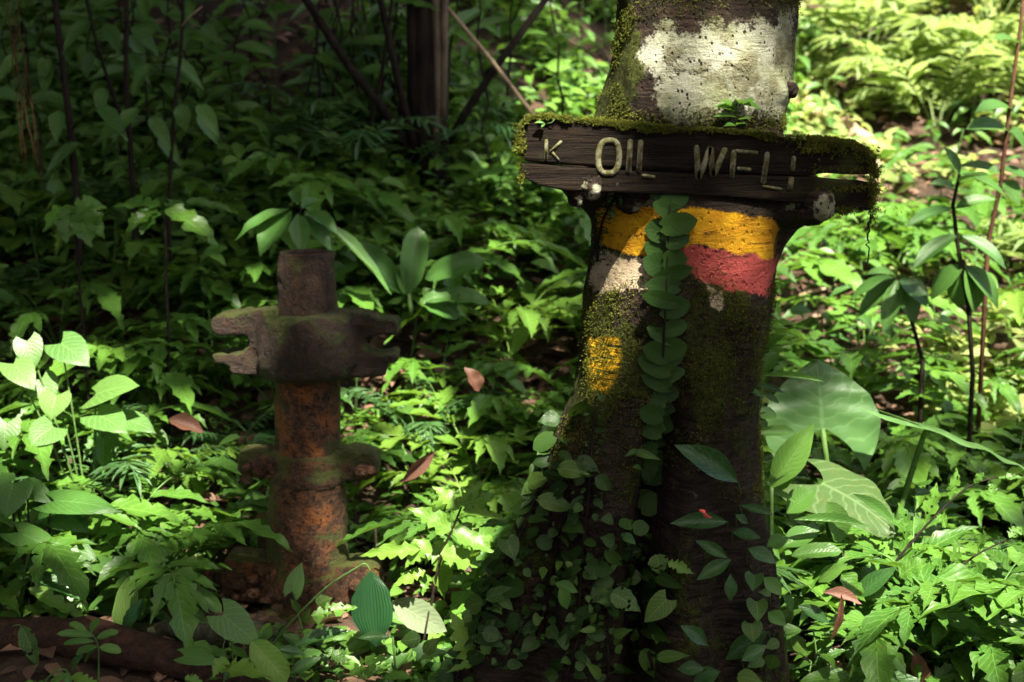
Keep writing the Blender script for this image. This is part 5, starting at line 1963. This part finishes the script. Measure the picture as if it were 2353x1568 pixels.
# ---- foot of the picture, centre
p = Plant('notched_seedling', 'small seedling with one notched leaf in front of the wellhead base', ground_at(690, 4.02), 'plant')
stemz(p, Z4, [(755, 1280), (720, 1150), (690, 1030)], 3.98, .003, .002)
leaves(p, Z4, .36, [('heart', 690, 1030, 745, 840, 130, 0, .02, (0, -1, .3)), ('vine', 850, 1110, 945, 1060, 110, 0, .02), ('vine', 730, 1150, 680, 1080, 50), ('vine', 760, 1220, 800, 1140, 50)], 3.97)
p.done()
p = Plant('pleated_palm', 'dark pleated palm leaf hanging from an arched stalk before the wellhead', ground_at(620, 3.95), 'palm')
stemz(p, Z4, [(540, 1420), (640, 1270), (900, 1010), (1100, 880), (1155, 855), (1190, 905)], 3.9, .004, .002)
leaves(p, Z4, .36, [('pleated_dark', 1190, 900, 1215, 1400, 300, 0, -.04, (-.1, -1, .15))], 3.88)
p.done()
p = Plant('low_plant', 'low plant with a broad green leaf and a bright banana-like leaf before the wellhead', ground_at(560, 3.75), 'plant')
leaves(p, Z4, .36, [('heart', 250, 1180, 480, 1370, 240, 0, -.05, (.1, -.8, .6)), ('banana', 430, 1345, 655, 1600, 190, -.03, -.08, (-.2, -.7, .8)), ('lobed_yellow', 200, 1520, 540, 1530, 200, -.06, -.08, (0, -.4, 1)), ('lobed_yellow', 260, 1450, 180, 1568, 120, -.06, -.05), ('lobed', 20, 1390, 330, 1420, 150, 0, 0, (0, -.5, 1)),
                    ('heart_dark', 0, 1440, 240, 1470, 120), ('glossy', 700, 1385, 1065, 1250, 110, 0, 0, (0, -.5, .9)), ('glossy', 575, 1400, 795, 1425, 70), ('glossy', 1110, 1330, 1320, 1310, 70, -.05, 0, (0, -.6, .8)), ('vine', 1500, 1330, 1370, 1350, 120, -.05, 0, (0, -.8, .6)), ('chewed', 900, 1400, 1060, 1480, 140),
                    ('chewed', 1050, 1568, 1280, 1420, 150), ('chewed', 800, 1190, 1100, 1100, 130), ('glossy', 660, 1568, 870, 1440, 90), ('heart_dark', 1480, 1420, 1560, 1380, 110), ('dead', 620, 1568, 700, 1500, 60)], 3.74, .05)
for x0, y0 in ((300, 1330), (430, 1345), (690, 1400), (1330, 1320)):
    stemz(p, Z4, [(x0 + 20, y0 + 260), (x0, y0)], 3.75, .004, .003, smooth=False)
p.done()
p = Plant('grey_leaf_plant', 'large pale grey-green leaf between the wellhead and the trunk foot', ground_at(945, 3.95), 'plant', stemmat='stem_dark')
stemz(p, Z4, [(1500, 1500), (1560, 1160)], 3.92, .004, .003, smooth=False)
leaves(p, Z4, .36, [('grey', 1330, 1090, 1680, 1290, 210, 0, -.03, (0, -1, .3))], 3.95)
p.done()

# ---- log and low plants at lower left
def log_thing(name, label, pts, rad, mat, cat='log'):
    base = Vector(pts[0])
    W = []
    for i in range(len(pts) - 1):
        for k in range(6):
            W.append(Vector(pts[i]).lerp(Vector(pts[i + 1]), k / 6))
    W.append(Vector(pts[-1]))
    rr = np.interp(np.linspace(0, 1, len(W)), np.linspace(0, 1, len(rad)), rad)
    V, F = tube(W, list(rr), 26)
    V = np.array([tuple(v) for v in V])
    cen = np.repeat(np.array([tuple(q) for q in W]), 26, 0)
    d = V - cen
    d /= np.linalg.norm(d, axis=1, keepdims=True) + 1e-9
    V = V + d * (fbm(V * 9, 3) * .014 + fbm(V * 40, 2) * .004)[:, None]
    root = thing(name, label, cat, base)
    link('log_body', mesh_np(name, V - np.array(base), F, mat=mat), root)
    return root


M['log'] = plain('fuzzy_brown_log', (.055, .026, .016), (.018, .012, .008), 45, .95, 1.0, .012)
M['log_moss'] = plain('mossy_grey_log', (.085, .080, .055), (.030, .034, .014), 30, .9, 1.0, .012)
log_thing('fallen_log', 'rotting brown log lying at the lower left among leaves', [P(-160, 1450, 4.0), P(60, 1462, 3.98), P(230, 1475, 3.93), P(380, 1510, 3.85), P(520, 1555, 3.76), P(600, 1600, 3.7)], [.062, .062, .058, .052, .045, .04], M['log'])
log_thing('fallen_branch', 'mossy grey branch lying behind the brown log', [P(290, 1440, 4.12), P(420, 1452, 4.08), P(540, 1462, 4.05), P(640, 1472, 4.02)], [.022, .03, .034, .03], M['log_moss'], 'branch')
p = Plant('pleated_seedling', 'upright pale pleated leaf standing behind the brown log', P(*Z3(1160, 770), 4.0), 'plant')
leaves(p, Z3, .24, [('pleated', 1165, 770, 1245, 215, 250, 0, .03, (0, -1, .2)), ('pleated_dark', 1175, 720, 1375, 440, 140, -.02, 0, (.1, -1, .2))], 3.98)
p.done()
p = Plant('pinnate_seedling', 'small green seedling with paired leaves in front of the brown log', ground_at(225, 3.72), 'plant')
stemz(p, Z3, [(940, 1330), (945, 1100), (940, 900), (880, 780), (800, 740)], 3.72, .003, .002)
leaves(p, Z3, .24, [('oblong', 900, 800, 545, 755, 85), ('oblong', 830, 750, 655, 655, 75), ('oblong', 870, 765, 925, 645, 95), ('oblong', 925, 825, 1125, 740, 90), ('oblong', 950, 905, 1168, 932, 105), ('oblong', 905, 850, 585, 855, 70), ('oblong', 930, 900, 700, 960, 90), ('glossy', 800, 980, 650, 1130, 100), ('vine', 920, 900, 770, 1080, 80)], 3.7, .02)
p.done()
p = Plant('drooping_leaf_plant', 'single drooping chewed leaf over the left end of the log', P(*Z3(215, 760), 3.9), 'plant')
leaves(p, Z3, .24, [('vine_chewed', 225, 725, 365, 1115, 190, -.06, -.03, (0, -1, .4))], 3.9)
stemz(p, Z3, [(120, 700), (180, 690), (225, 725)], 3.86, .002, .002)
p.done()
p = Plant('ragged_leaf_plant', 'bright torn leaves lying over the log at the left', ground_at(80, 4.12), 'plant')
leaves(p, Z3, .24, [('lobed_yellow', 270, 340, 905, 650, 190, 0, -.06, (0, -.6, .8)), ('lobed_yellow', 250, 500, 440, 660, 90), ('lobed_yellow', 400, 480, 640, 680, 90), ('glossy', 200, 230, 800, 390, 240, .06, -.04, (0, -.4, 1)), ('lobed_yellow', 60, 440, 180, 560, 150), ('heart_dark', 960, 100, 1280, 210, 220, .08, -.04, (0, -.4, 1)), ('lobed', 1640, 370, 1800, 290, 110, .1), ('oblong', 1800, 320, 2130, 550, 150, .1, -.04, (0, -.6, .8)),
                    ('lobed', 1180, 120, 1600, 400, 200, .12, -.03, (0, -.5, .9)), ('oblong', 1750, 470, 1960, 640, 110, .08), ('lobed', 1700, 400, 1420, 610, 110, .1), ('oblong', 1830, 640, 2130, 690, 80, .05)], 4.08)
p.done()
p = Plant('low_plant', 'small plant under the log with pale and dark leaves at the bottom edge', ground_at(150, 3.62), 'plant')
stemz(p, Z3, [(440, 1230), (520, 1140), (630, 1120), (650, 1200)], 3.6, .003, .002)
leaves(p, Z3, .24, [('lobed_yellow', 680, 1190, 965, 1245, 150, 0, -.04, (0, -.5, 1)), ('oblong', 640, 1170, 480, 1250, 110), ('oblong', 640, 1140, 660, 1290, 80), ('lobed_yellow', 1770, 1190, 1960, 1240, 120)], 3.58)
p.done()

# ---- dead leaves caught in the ferns
for nm, lb, key, b0, t0, wd, Y, f in (
        ('dead_leaf', 'pinkish-brown dead leaf hanging in the ferns right of the wellhead', 'pink_dead', (1000, 1037), (921, 1112), 34, 4.3, (.3, -1, .3)),
        ('dead_leaf', 'dark brown dead leaf upright in ferns between the wellhead and the trunk', 'dead', (1100, 900), (1076, 842), 42, 4.72, (.3, -.7, .6)),
        ('dead_leaf', 'curled brown leaf resting on the ferns left of the wellhead', 'dead', (388, 965), (470, 985), 44, 4.6, (0, -.7, .7)),
        ('dead_leaf', 'tan dead leaf lying on the dark slope above the wellhead', 'pink_dead', (640, 275), (655, 222), 40, 7.6, (0, -1, .4)),
        ('dead_leaf', 'narrow red dead leaf lying on top of the sign board', 'dead', (1745, 305), (1815, 318), 12, SY + .05, (0, -.4, 1)),
        ('dead_leaf', 'small pale dead leaf on the ground left of the wellhead base', 'pink_dead', (470, 1340), (500, 1300), 28, 4.4, (0, -.8, .6))):
    a = P(*b0, Y)
    o = link(nm, LM[key][random.randrange(3)])
    o.matrix_world = frame_mat(a, P(*t0, Y - .02), f, wpx(wd, Y))
    tag(o, lb, 'leaf')

# ---- whorled plant and ginger behind the well
p = Plant('whorled_plant', 'plant with a whorl of broad drooping leaves above the wellhead', ground_at(690, 5.6), 'plant', stemmat='stem_dark')
gb = p.base
p.stem(curve(gb, P(690, 478, 5.6), 0, 6, .005), .008, .005)
leaves(p, Z5, .5, [('whorl', 1340, 970, 1165, 1140, 160, 0, -.15, (0, -.5, .9)), ('whorl', 1370, 985, 1388, 1148, 100, -.02, -.15, (0, -.5, .9)), ('whorl', 1340, 960, 1050, 1060, 105, 0, -.1, (0, -.4, 1)), ('whorl', 1400, 970, 1560, 1040, 100, 0, -.1, (0, -.4, 1)), ('whorl', 1385, 960, 1480, 890, 70, 0, .1, (0, -.6, .8)), ('whorl', 1370, 945, 1340, 845, 60, 0, .1, (0, -.8, .6)),
                   ('whorl', 1395, 990, 1530, 1130, 90, -.02, -.1, (0, -.4, 1)), ('whorl', 1420, 980, 1850, 1310, 70, 0, -.1, (0, -.4, 1))], 5.58)
p.done()
p = Plant('ginger_plant', 'clump of long upright oblong leaves right above the wellhead', ground_at(945, 5.9), 'plant')
leaves(p, Z5, .5, [('ginger', 1880, 1350, 1925, 1020, 125, 0, .05, (0, -1, .2)), ('ginger', 1955, 1285, 2225, 1165, 115, -.05, -.05, (0, -.8, .6)), ('ginger', 1930, 1390, 2255, 1340, 120, -.08, -.05, (0, -.6, .8)), ('ginger', 1850, 1350, 1640, 1090, 110, 0, -.05, (0, -.9, .5)), ('ginger', 1860, 1350, 1840, 1210, 60), ('ginger', 1950, 1400, 2120, 1440, 90, -.1)], 5.85)
stemz(p, Z5, [(1890, 1450), (1880, 1350)], 5.85, .012, .008, smooth=False)
p.done()
p = Plant('lobed_leaf_plant', 'large lobed leaves spreading in front of the thin saplings', ground_at(400, 5.4), 'plant', stemmat='stem_dark')
gb = p.base
p.stem(curve(gb, P(380, 480, 5.4), 0, 6, .005), .008, .005)
leaves(p, Z5, .5, [('lobed', 760, 960, 1025, 1090, 170, 0, -.1, (0, -.5, .9)), ('lobed', 740, 950, 500, 910, 120, 0, .05, (0, -.6, .8)), ('lobed', 760, 950, 880, 910, 120, .05, .1, (0, -.6, .8)), ('lobed', 720, 960, 560, 1040, 150, 0, -.1, (0, -.5, .9)), ('lobed', 850, 930, 1100, 950, 70, .1, .0), ('lobed', 700, 960, 640, 1060, 130, 0, -.1)], 5.4)
leaves(p, Z5, .5, [('lobed', 340, 950, 180, 1030, 170, 0, -.1, (0, -.5, .9)), ('lobed', 350, 950, 480, 1070, 160, 0, -.1, (0, -.5, .9)), ('lobed', 340, 940, 500, 930, 130, .1, .05), ('lobed', 320, 960, 300, 1100, 150, -.05, -.1), ('lobed', 360, 980, 420, 1120, 140, -.05, -.1)], 5.3)
p.stem(curve(gb + Vector((-.3, .0, -.02)), P(*Z5(345, 950), 5.3), 0, 6, .005), .007, .005)
p.done()

# ---- thin saplings on the dark slope
for i, (pts, Y, r, lb) in enumerate((
        ([(118, -60), (150, 200), (165, 330), (178, 490)], 6.0, .018, 'thickest dark sapling stem at the far left of the dark slope'),
        ([(190, -40), (225, 110), (265, 230), (300, 330)], 6.4, .010, 'thin dark stem leaning right into the second sapling'),
        ([(292, -60), (290, 180), (300, 350), (308, 480)], 6.1, .015, 'straight dark sapling stem second from the left'),
        ([(424, -60), (415, 120), (400, 260), (388, 480)], 6.0, .010, 'thin dark sapling with a pale side twig left of the wellhead'),)):
    p = Plant('sapling', lb, P(*pts[-1], Y), 'sapling', stemmat='stem_dark')
    W = stemz(p, lambda a, c: (a, c), pts + [(pts[-1][0] + 4, pts[-1][1] + 120)], Y, r * .8, r)
    p.base = W[-1]
    p.root.location = W[-1]
    top = W[0]
    for k in range(7):
        b0 = W[random.randrange(2, 10)]
        d = Vector((random.uniform(-.5, .5), random.uniform(-.4, .2), random.uniform(-.1, .35)))
        p.stem([b0, b0 + d * .4], .003, .002, 4)
        p.leaf('ovate', b0 + d * .4, b0 + d * .4 + Vector((d.x * .35, d.y * .3, -.12)), .07, (0, -.6, .8))
    # the stem goes on up into a leafy head added out of view to darken the slope
    p.stem([top, top + Vector((-.05, .1, 1.0)), top + Vector((-.1, .2, 2.4))], r * .8, r * .5)
    p.done()
    _rs = np.random.default_rng(300 + i)
    _sc = crown('sapling', p.root, tuple(p.base), top.x - .3 + .25 * i, top.y + .5, top.z + 2.1, 1.7, .8, 16, 2600, _rs, .2)
    branches(p.root, p.base, top + Vector((-.1, .2, 2.3)), _sc, r * .4, 'stem_dark', _rs, 6)
p = Plant('pale_twig', 'pale bent twig on the thin sapling left of the wellhead', P(420, 45, 6.0), 'twig', stemmat='dry')
p.stem([P(418, 60, 5.99), P(440, 35, 5.98), P(465, 15, 5.97)], .005, .003)
p.done()
p = Plant('hanging_strands', 'dry straw-coloured strands hanging at the upper left', P(30, -60, 5.2), 'strands', stemmat='stem_red')
for (a, c) in (((10, -80), (55, 390)), ((22, -80), (60, 400)), ((30, -60), (95, 420)), ((40, 60), (105, 440)), ((28, 100), (80, 380)), ((15, 20), (90, 400))):
    p.stem(curve(P(*a, 5.2), P(*c, 5.2), 0, 10, .006), .0025, .0012, 4)
p.done()

# ---- dark clump with leaning poles
CP, _ = hit(np.array([985.0]), np.array([470.0]))
CB = Vector(CP[0])
CY = CB.y
root = thing('dark_clump_tree', 'dark palm-like tree trunk with leaning poles behind the wellhead', 'tree', CB)
tk = MB()
tt = [Vector((CB.x, CY, CB.z - .1)), P(985, 420, CY), P(982, 300, CY), P(983, 100, CY), P(985, -200, CY), P(990, -600, CY), P(1000, -1100, CY)]
tk.tube(tt, [wpx(v, CY) for v in (40, 44, 50, 46, 44, 42, 38)], 20, .12)
tk.build('trunk', M['bark_dark'], root, CB)
for pts, r in (([(1000, -60), (1005, 120), (1008, 260), (998, 360)], .02), ([(945, -60), (950, 150), (955, 330)], .03), ([(1022, -60), (1020, 120), (1016, 300)], .02), ([(965, -60), (972, 200), (975, 420)], .035)):
    mb = MB()
    mb.tube([P(x, y, CY - .09) for x, y in pts], [r] * len(pts), 8, .2)
    mb.build('dead_leaf_stalk', M['bark_dark'] if r > .021 else M['bark_mid'], root, CB)
for pts, r in (([(690, -20), (800, 150), (880, 250), (940, 350)], .024), ([(868, -30), (900, 120), (930, 250), (955, 350)], .020), ([(1275, -30), (1150, 140), (1075, 250), (1030, 330)], .020), ([(905, -30), (880, 150), (850, 300), (840, 420)], .010)):
    mb = MB()
    mb.tube([P(x, y, CY - .12 - .03 * i) for i, (x, y) in enumerate(pts[::-1])], [r, r, r * .9, r * .8], 8)
    mb.build('leaning_pole', M['bark_dark'], root, CB)
_rg = np.random.default_rng(88)
_cl = crown('clump', root, tuple(CB), CB.x, CY, CB.z + 7.5, 3.8, 1.7, 34, 8000, _rg, .34)
branches(root, CB, (CB.x, CY, CB.z + 6.2), _cl, .06, 'bark_dark', _rg)
_hp, _ok = hit(np.array([x for x in range(-150, 1100, 110) for y in range(-40, 640, 105)], float), np.array([y for x in range(-150, 1100, 110) for y in range(-40, 640, 105)], float))
_bl = np.concatenate([q + SN * _rg.uniform(5.0, 7.5, (150, 1)) + _rg.normal(0, .34, (150, 3)) for q in _hp])
_k = np.ones(len(_bl), bool)
for _c, _r, _p in SPOTS:
    _q = _bl - _c
    _k &= ~(np.linalg.norm(_q - (_q @ SN)[:, None] * SN, axis=1) < _r + .16)
_bl = _bl[_k]
_ms = rand_mats(_bl, _rg.uniform(.2, .34, len(_bl)), np.full(len(_bl), .5), _rg, .4)
_bV, _bF, _bU, _bT = merge([(CAN_LEAF[1], _ms, _rg.random(len(_bl)))])
_o = link('crown', mesh_np('clump_shade_leaves', _bV - np.array(CB), _bF, _bU, {'tint': _bT}, mat=M['canopy']), root)  # unseen leaves added on the sun's path to darken the hillside
_o['kind'] = 'stuff'
mb = MB()
mb.tube([tt[-1], Vector((CB.x, CY, CB.z + 6.3))], [wpx(38, CY), .08], 12)
mb.build('upper_trunk', M['bark_dark'], root, CB)
p = Plant('leaning_stick', 'brown dry stick leaning from the dark tree towards the sign', P(1250, 310, CY - .5), 'stick', stemmat='dry')
p.stem([P(1030, 20, CY - .25), P(1130, 140, CY - .4), P(1260, 310, CY - .5)], .010, .011)
p.done()
_rr = random.Random(9)
for k in range(16):
    x = 740 + k * 12 + _rr.uniform(-8, 8)
    hp, _ = hit(np.array([x + _rr.uniform(-20, 20)]), np.array([_rr.uniform(330, 440)]))
    b0 = Vector(hp[0])
    p = Plant('thin_stem', 'thin dark upright stem in the thicket left of the dark tree', b0, 'stem', 'thin stems of the thicket beside the dark tree', 'stem_dark')
    t1 = P(x + _rr.uniform(-25, 25), -60, b0.y)
    W = curve(b0, t1, 0, 8, .03)
    p.stem(W, .009, .005)
    for q in range(8):
        bb = W[_rr.randrange(1, 8)]
        d = Vector((_rr.uniform(-.22, .22), _rr.uniform(-.2, .05), _rr.uniform(-.1, .1)))
        p.leaf('ovate', bb, bb + d, .05, (0, -.7, .7))
    p.done()

for k in range(26):
    x = _rr.uniform(30, 1330)
    hp, _ = hit(np.array([x]), np.array([_rr.uniform(120, 520)]))
    b0 = Vector(hp[0])
    p = Plant('thin_stem', 'thin dark upright stem on the dark slope', b0, 'stem', 'thin stems standing on the dark slope', 'stem_dark')
    W = curve(b0, P(x + _rr.uniform(-90, 90), _rr.uniform(-80, 60), b0.y - .2), 0, 8, .03)
    p.stem(W, _rr.uniform(.006, .012), .004)
    for q in range(_rr.randrange(4, 11)):
        bb = W[_rr.randrange(2, 9)]
        d = Vector((_rr.uniform(-.3, .3), _rr.uniform(-.2, .05), _rr.uniform(-.12, .1)))
        p.leaf(_rr.choice(('ovate', 'ovate', 'lobed', 'glossy_light')), bb, bb + d, _rr.uniform(.05, .09), (0, -.7, .7))
    p.done()

# ---- slope behind the sign: log, sticks, saplings, palms
def slope_pt(px, py, lift=0.0):
    q, _ = hit(np.array([float(px)]), np.array([float(py)]))
    return Vector(q[0]) + Vector((0, 0, lift))


log_thing('fallen_log', 'pale fallen log on the sunlit slope right behind the trunk', [slope_pt(1760, 232, .05), slope_pt(1830, 258, .06), slope_pt(1920, 300, .06), slope_pt(1990, 350, .05), slope_pt(2040, 392, .04)], [.07, .07, .065, .06, .05], M['dry'])
log_thing('fallen_branch', 'pale branch on the sunlit slope below the right end of the sign', [slope_pt(2020, 395, .10), slope_pt(2012, 470, .08), slope_pt(2010, 545, .06), slope_pt(2030, 600, .05), slope_pt(2060, 650, .04)], [.034, .034, .034, .03, .022], M['dry'], 'branch')
log_thing('fallen_branch', 'brown branch lying across the sunlit slope behind the dark saplings', [slope_pt(2240, 505, .06), slope_pt(2300, 520, .05), slope_pt(2380, 560, .05)], [.03, .03, .025], M['dry'], 'branch')
for i, (x, y0, ang, ln) in enumerate(((1830, 690, .5, .6), (1900, 770, -.2, .5), (2100, 700, .9, .5), (1850, 860, .1, .6), (2200, 780, -.4, .6), (1960, 640, .3, .5))):
    b0 = slope_pt(x, y0, .02)
    p = Plant('dry_twig', 'dry brown twig on the leaf litter of the sunlit slope', b0, 'twig', 'dry twigs on the sunlit slope', 'dry')
    e = b0 + Vector((math.cos(ang) * ln, math.sin(ang) * ln * .3, 0))
    e.z = gz(e.x, e.y) + .06
    p.stem(curve(b0, e, .03, 6, .012), .008, .005)
    p.done()
LM['dark_big'] = [leaf_me('dark_big', M['ginger'], 'ell', 10, 4, fold=.12, droop=.6, seed=s) for s in range(3)]
for lb, pts, Y, lv in (
        ('dark-leaved sapling with two slim stems at the right edge before the sunny slope', [(2235, 860), (2225, 700), (2200, 560), (2190, 470), (2205, 400)], 5.3,
         [(2190, 480, 2080, 500, 34), (2195, 480, 2290, 440, 40), (2200, 540, 2090, 600, 44), (2205, 540, 2330, 600, 46), (2215, 610, 2120, 680, 60), (2215, 610, 2320, 700, 60), (2215, 615, 2200, 720, 64), (2220, 610, 2260, 720, 60), (2195, 430, 2140, 410, 30), (2200, 420, 2270, 380, 40), (2210, 400, 2340, 440, 34), (2205, 400, 2180, 330, 30)]),
        ('dark-leaved sapling with drooping leaves under the right end of the sign', [(2120, 830), (2090, 720), (2060, 640)], 5.5,
         [(2060, 640, 1940, 670, 44), (2060, 640, 1960, 720, 44), (2065, 640, 2030, 760, 44), (2070, 640, 2110, 740, 54), (2070, 640, 2140, 690, 60), (2060, 635, 2000, 610, 30)]),
        ('slim red-stemmed sapling at the right frame edge', [(2270, 560), (2300, 420), (2318, 260), (2345, 60), (2360, -80)], 5.6,
         [(2318, 300, 2230, 270, 60), (2320, 300, 2380, 350, 70), (2325, 250, 2250, 230, 50), (2305, 400, 2200, 360, 40), (2300, 420, 2360, 460, 60), (2340, 100, 2290, 70, 40), (2300, 390, 2380, 400, 40)])):
    g = P(*pts[0], Y)
    gg = Vector((g.x, Y, gz(g.x, Y)))
    p = Plant('sapling', lb, gg, 'sapling', stemmat='stem_red' if 'red' in lb else 'stem_dark')
    W = [gg] + [P(x, y, Y) for x, y in pts]
    p.stem(W, .010, .006)
    for (x0, y0, x1, y1, wd) in lv:
        p.leaf('dark_big', P(x0, y0, Y), P(x1, y1, Y - random.uniform(-.05, .15)), wpx(wd, Y), (random.uniform(-.2, .2), -.5, .8))
    p.done()
for i, (x, y, s, n, lb) in enumerate(((1990, 190, 2.2, 6, 'broad feathery palm behind the trunk at the upper right'), (2280, 110, 2.3, 6, 'largest feathery palm at the upper right'), (2150, 330, 1.5, 8, 'low bright fern clump on the sunlit slope above the sign end'),
                                     (2060, 270, 1.3, 7, 'small bright fern beside the pale fallen log'), (2340, 240, 1.8, 7, 'bright fern at the right frame edge'))):
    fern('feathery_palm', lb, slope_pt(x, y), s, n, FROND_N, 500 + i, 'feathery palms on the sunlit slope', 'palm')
for i, (x, y, s, n, lb) in enumerate(((900, 490, 1.5, 7, 'dark feathery palm at the foot of the dark tree'), (780, 470, 1.4, 7, 'dark feathery palm left of the dark tree foot'), (330, 600, 1.2, 7, 'dark feathery palm behind the lobed leaves'))):
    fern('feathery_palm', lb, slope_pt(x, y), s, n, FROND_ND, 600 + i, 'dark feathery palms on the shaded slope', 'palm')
# small stalk standing behind the well
p = Plant('dry_stalk', 'thin dry stalk standing just right of the wellhead', ground_at(868, 4.5), 'stalk', stemmat='dry')
p.stem([p.base, P(866, 1290, 4.5), P(862, 1210, 4.5)], .005, .004)
p.done()

# ---- low leafy plants along the bottom edge
_q = random.Random(41)
BIGH = [leaf_me('broad_herb_leaf', M['herb'], 'ovate', 10, 4, fold=.12, droop=.6, wave=.03, seed=s) for s in range(3)] + [leaf_me('toothed_herb_leaf', M['fern'], 'ell', 14, 4, serr=.3, nser=7, fold=.12, droop=.5, wave=.02, seed=s) for s in range(2)]
for (n, x0, x1, y0, y1, h0, h1, ls, zn) in ((26, 1850, 2560, 3.55, 4.15, .10, .30, .15, 'filling the lower right corner'), (10, 880, 1060, 3.62, 4.0, .06, .16, .11, 'at the left foot of the painted trunk'), (14, 480, 900, 3.62, 4.05, .03, .09, .085, 'low in front of the wellhead foot'),
                                            (10, -250, 460, 4.14, 4.4, .12, .28, .13, 'behind the brown log at lower left'), (6, -200, 420, 3.45, 3.7, .03, .10, .09, 'under the brown log at the bottom edge')):
    for k in range(n):
        px = x0 + (x1 - x0) * (k + _q.random()) / n
        Y = _q.uniform(y0, y1)
        b0 = ground_at(px, Y)
        herb('low_leafy_plant', 'low leafy plant ' + zn, b0, _q.uniform(h0, h1), ls * _q.uniform(.7, 1.25), _q.choice((5, 6, 7, 8)), 3000 + k * 7 + int(x0), 'low leafy plants ' + zn, lm=BIGH, wr=_q.uniform(.36, .5))


# ---- labels that single out each of the look-alike plants by the landmark it grows next to
LAND = []


def land(text, x, y):
    LAND.append((text, x, y))


def land_px(text, px, Y):
    q = P(px, 1000, Y)
    land(text, q.x, Y)


land('the rusty wellhead', WELL_X, WELL_Y)
land('the painted trunk', TREE_X, TREE_Y)
land_px('the pale heart-leaved plant', 215, 4.75)
land_px('the dark heart-leaved plant', 70, 4.2)
land_px('the brown log', 230, 3.93)
land_px('the bright ragged sapling', 985, 3.98)
land_px('the giant taro', 1960, 4.35)
land_px('the insect-eaten shrub', 2050, 4.0)
land_px('the toothed-leaf shrub', 2230, 3.8)
land_px('the upright ginger clump', 945, 5.9)
land_px('the whorled plant', 690, 5.6)
land_px('the big lobed leaves', 400, 5.4)
land_px('the thickest dark sapling stem', 178, 6.0)
land_px('the straight second sapling stem', 308, 6.1)
land_px('the sapling with pale twig', 388, 6.0)
land('the dark tree clump', CB.x, CY)
land_px('the two-stemmed dark sapling', 2235, 5.3)
land_px('the drooping dark sapling', 2120, 5.5)
land_px('the red-stemmed sapling', 2270, 5.6)
for _txt, _x, _y in (('the pale fallen log', 1900, 290), ('the pale branch below the sign', 2012, 500), ('the broad feathery palm', 1990, 190), ('the largest feathery palm', 2280, 110), ('the low bright fern clump', 2150, 330), ('the dark feathery palm', 900, 490),
                     ('the tan leaf on the slope', 650, 260), ('the leaning dry stick', 1230, 300), ('the crest of the dark slope', 500, 20), ('the upper dark slope', 120, 60), ('the slope right of the dark tree', 1250, 120)):
    _g = slope_pt(_x, _y)
    land(_txt, _g.x, _g.y)
ORD = ['nearest', 'second nearest', 'third nearest', 'fourth nearest', 'fifth nearest', 'sixth nearest', 'seventh nearest', 'eighth nearest', 'ninth nearest', 'tenth nearest'] + ['%dth nearest' % k for k in range(11, 40)]
LX = np.array([(a[1], a[2]) for a in LAND])
WHAT = {'lobed_fern': 'lobed green fern', 'yellow_fern': 'pale yellow-green lobed fern', 'feathery_fern': 'feathery narrow-leaved fern', 'leafy_seedling': 'leafy green seedling', 'low_leafy_plant': 'low leafy plant', 'thin_stem': 'thin dark upright stem', 'dry_twig': 'dry brown twig'}
_slots = {}
for o in list(COL.objects):
    kind = o.name.split('.')[0]
    if o.parent is None and kind in WHAT:
        d = LX - np.array([o.location.x, o.location.y])
        dist = np.hypot(d[:, 0], d[:, 1])
        i = int(dist.argmin())
        dx, dy = -d[i]
        side = ('to the right of' if dx > 0 else 'to the left of') if abs(dx) > abs(dy) else ('behind' if dy > 0 else 'in front of')
        _slots.setdefault((kind, i, side), []).append((dist[i], o.name))
for (kind, i, side), lst in _slots.items():
    lst.sort()
    for k, (_, nm) in enumerate(lst):
        bpy.data.objects[nm]['label'] = '%s%s %s %s' % (WHAT[kind], '' if len(lst) == 1 else ', ' + ORD[k], side, LAND[i][0])
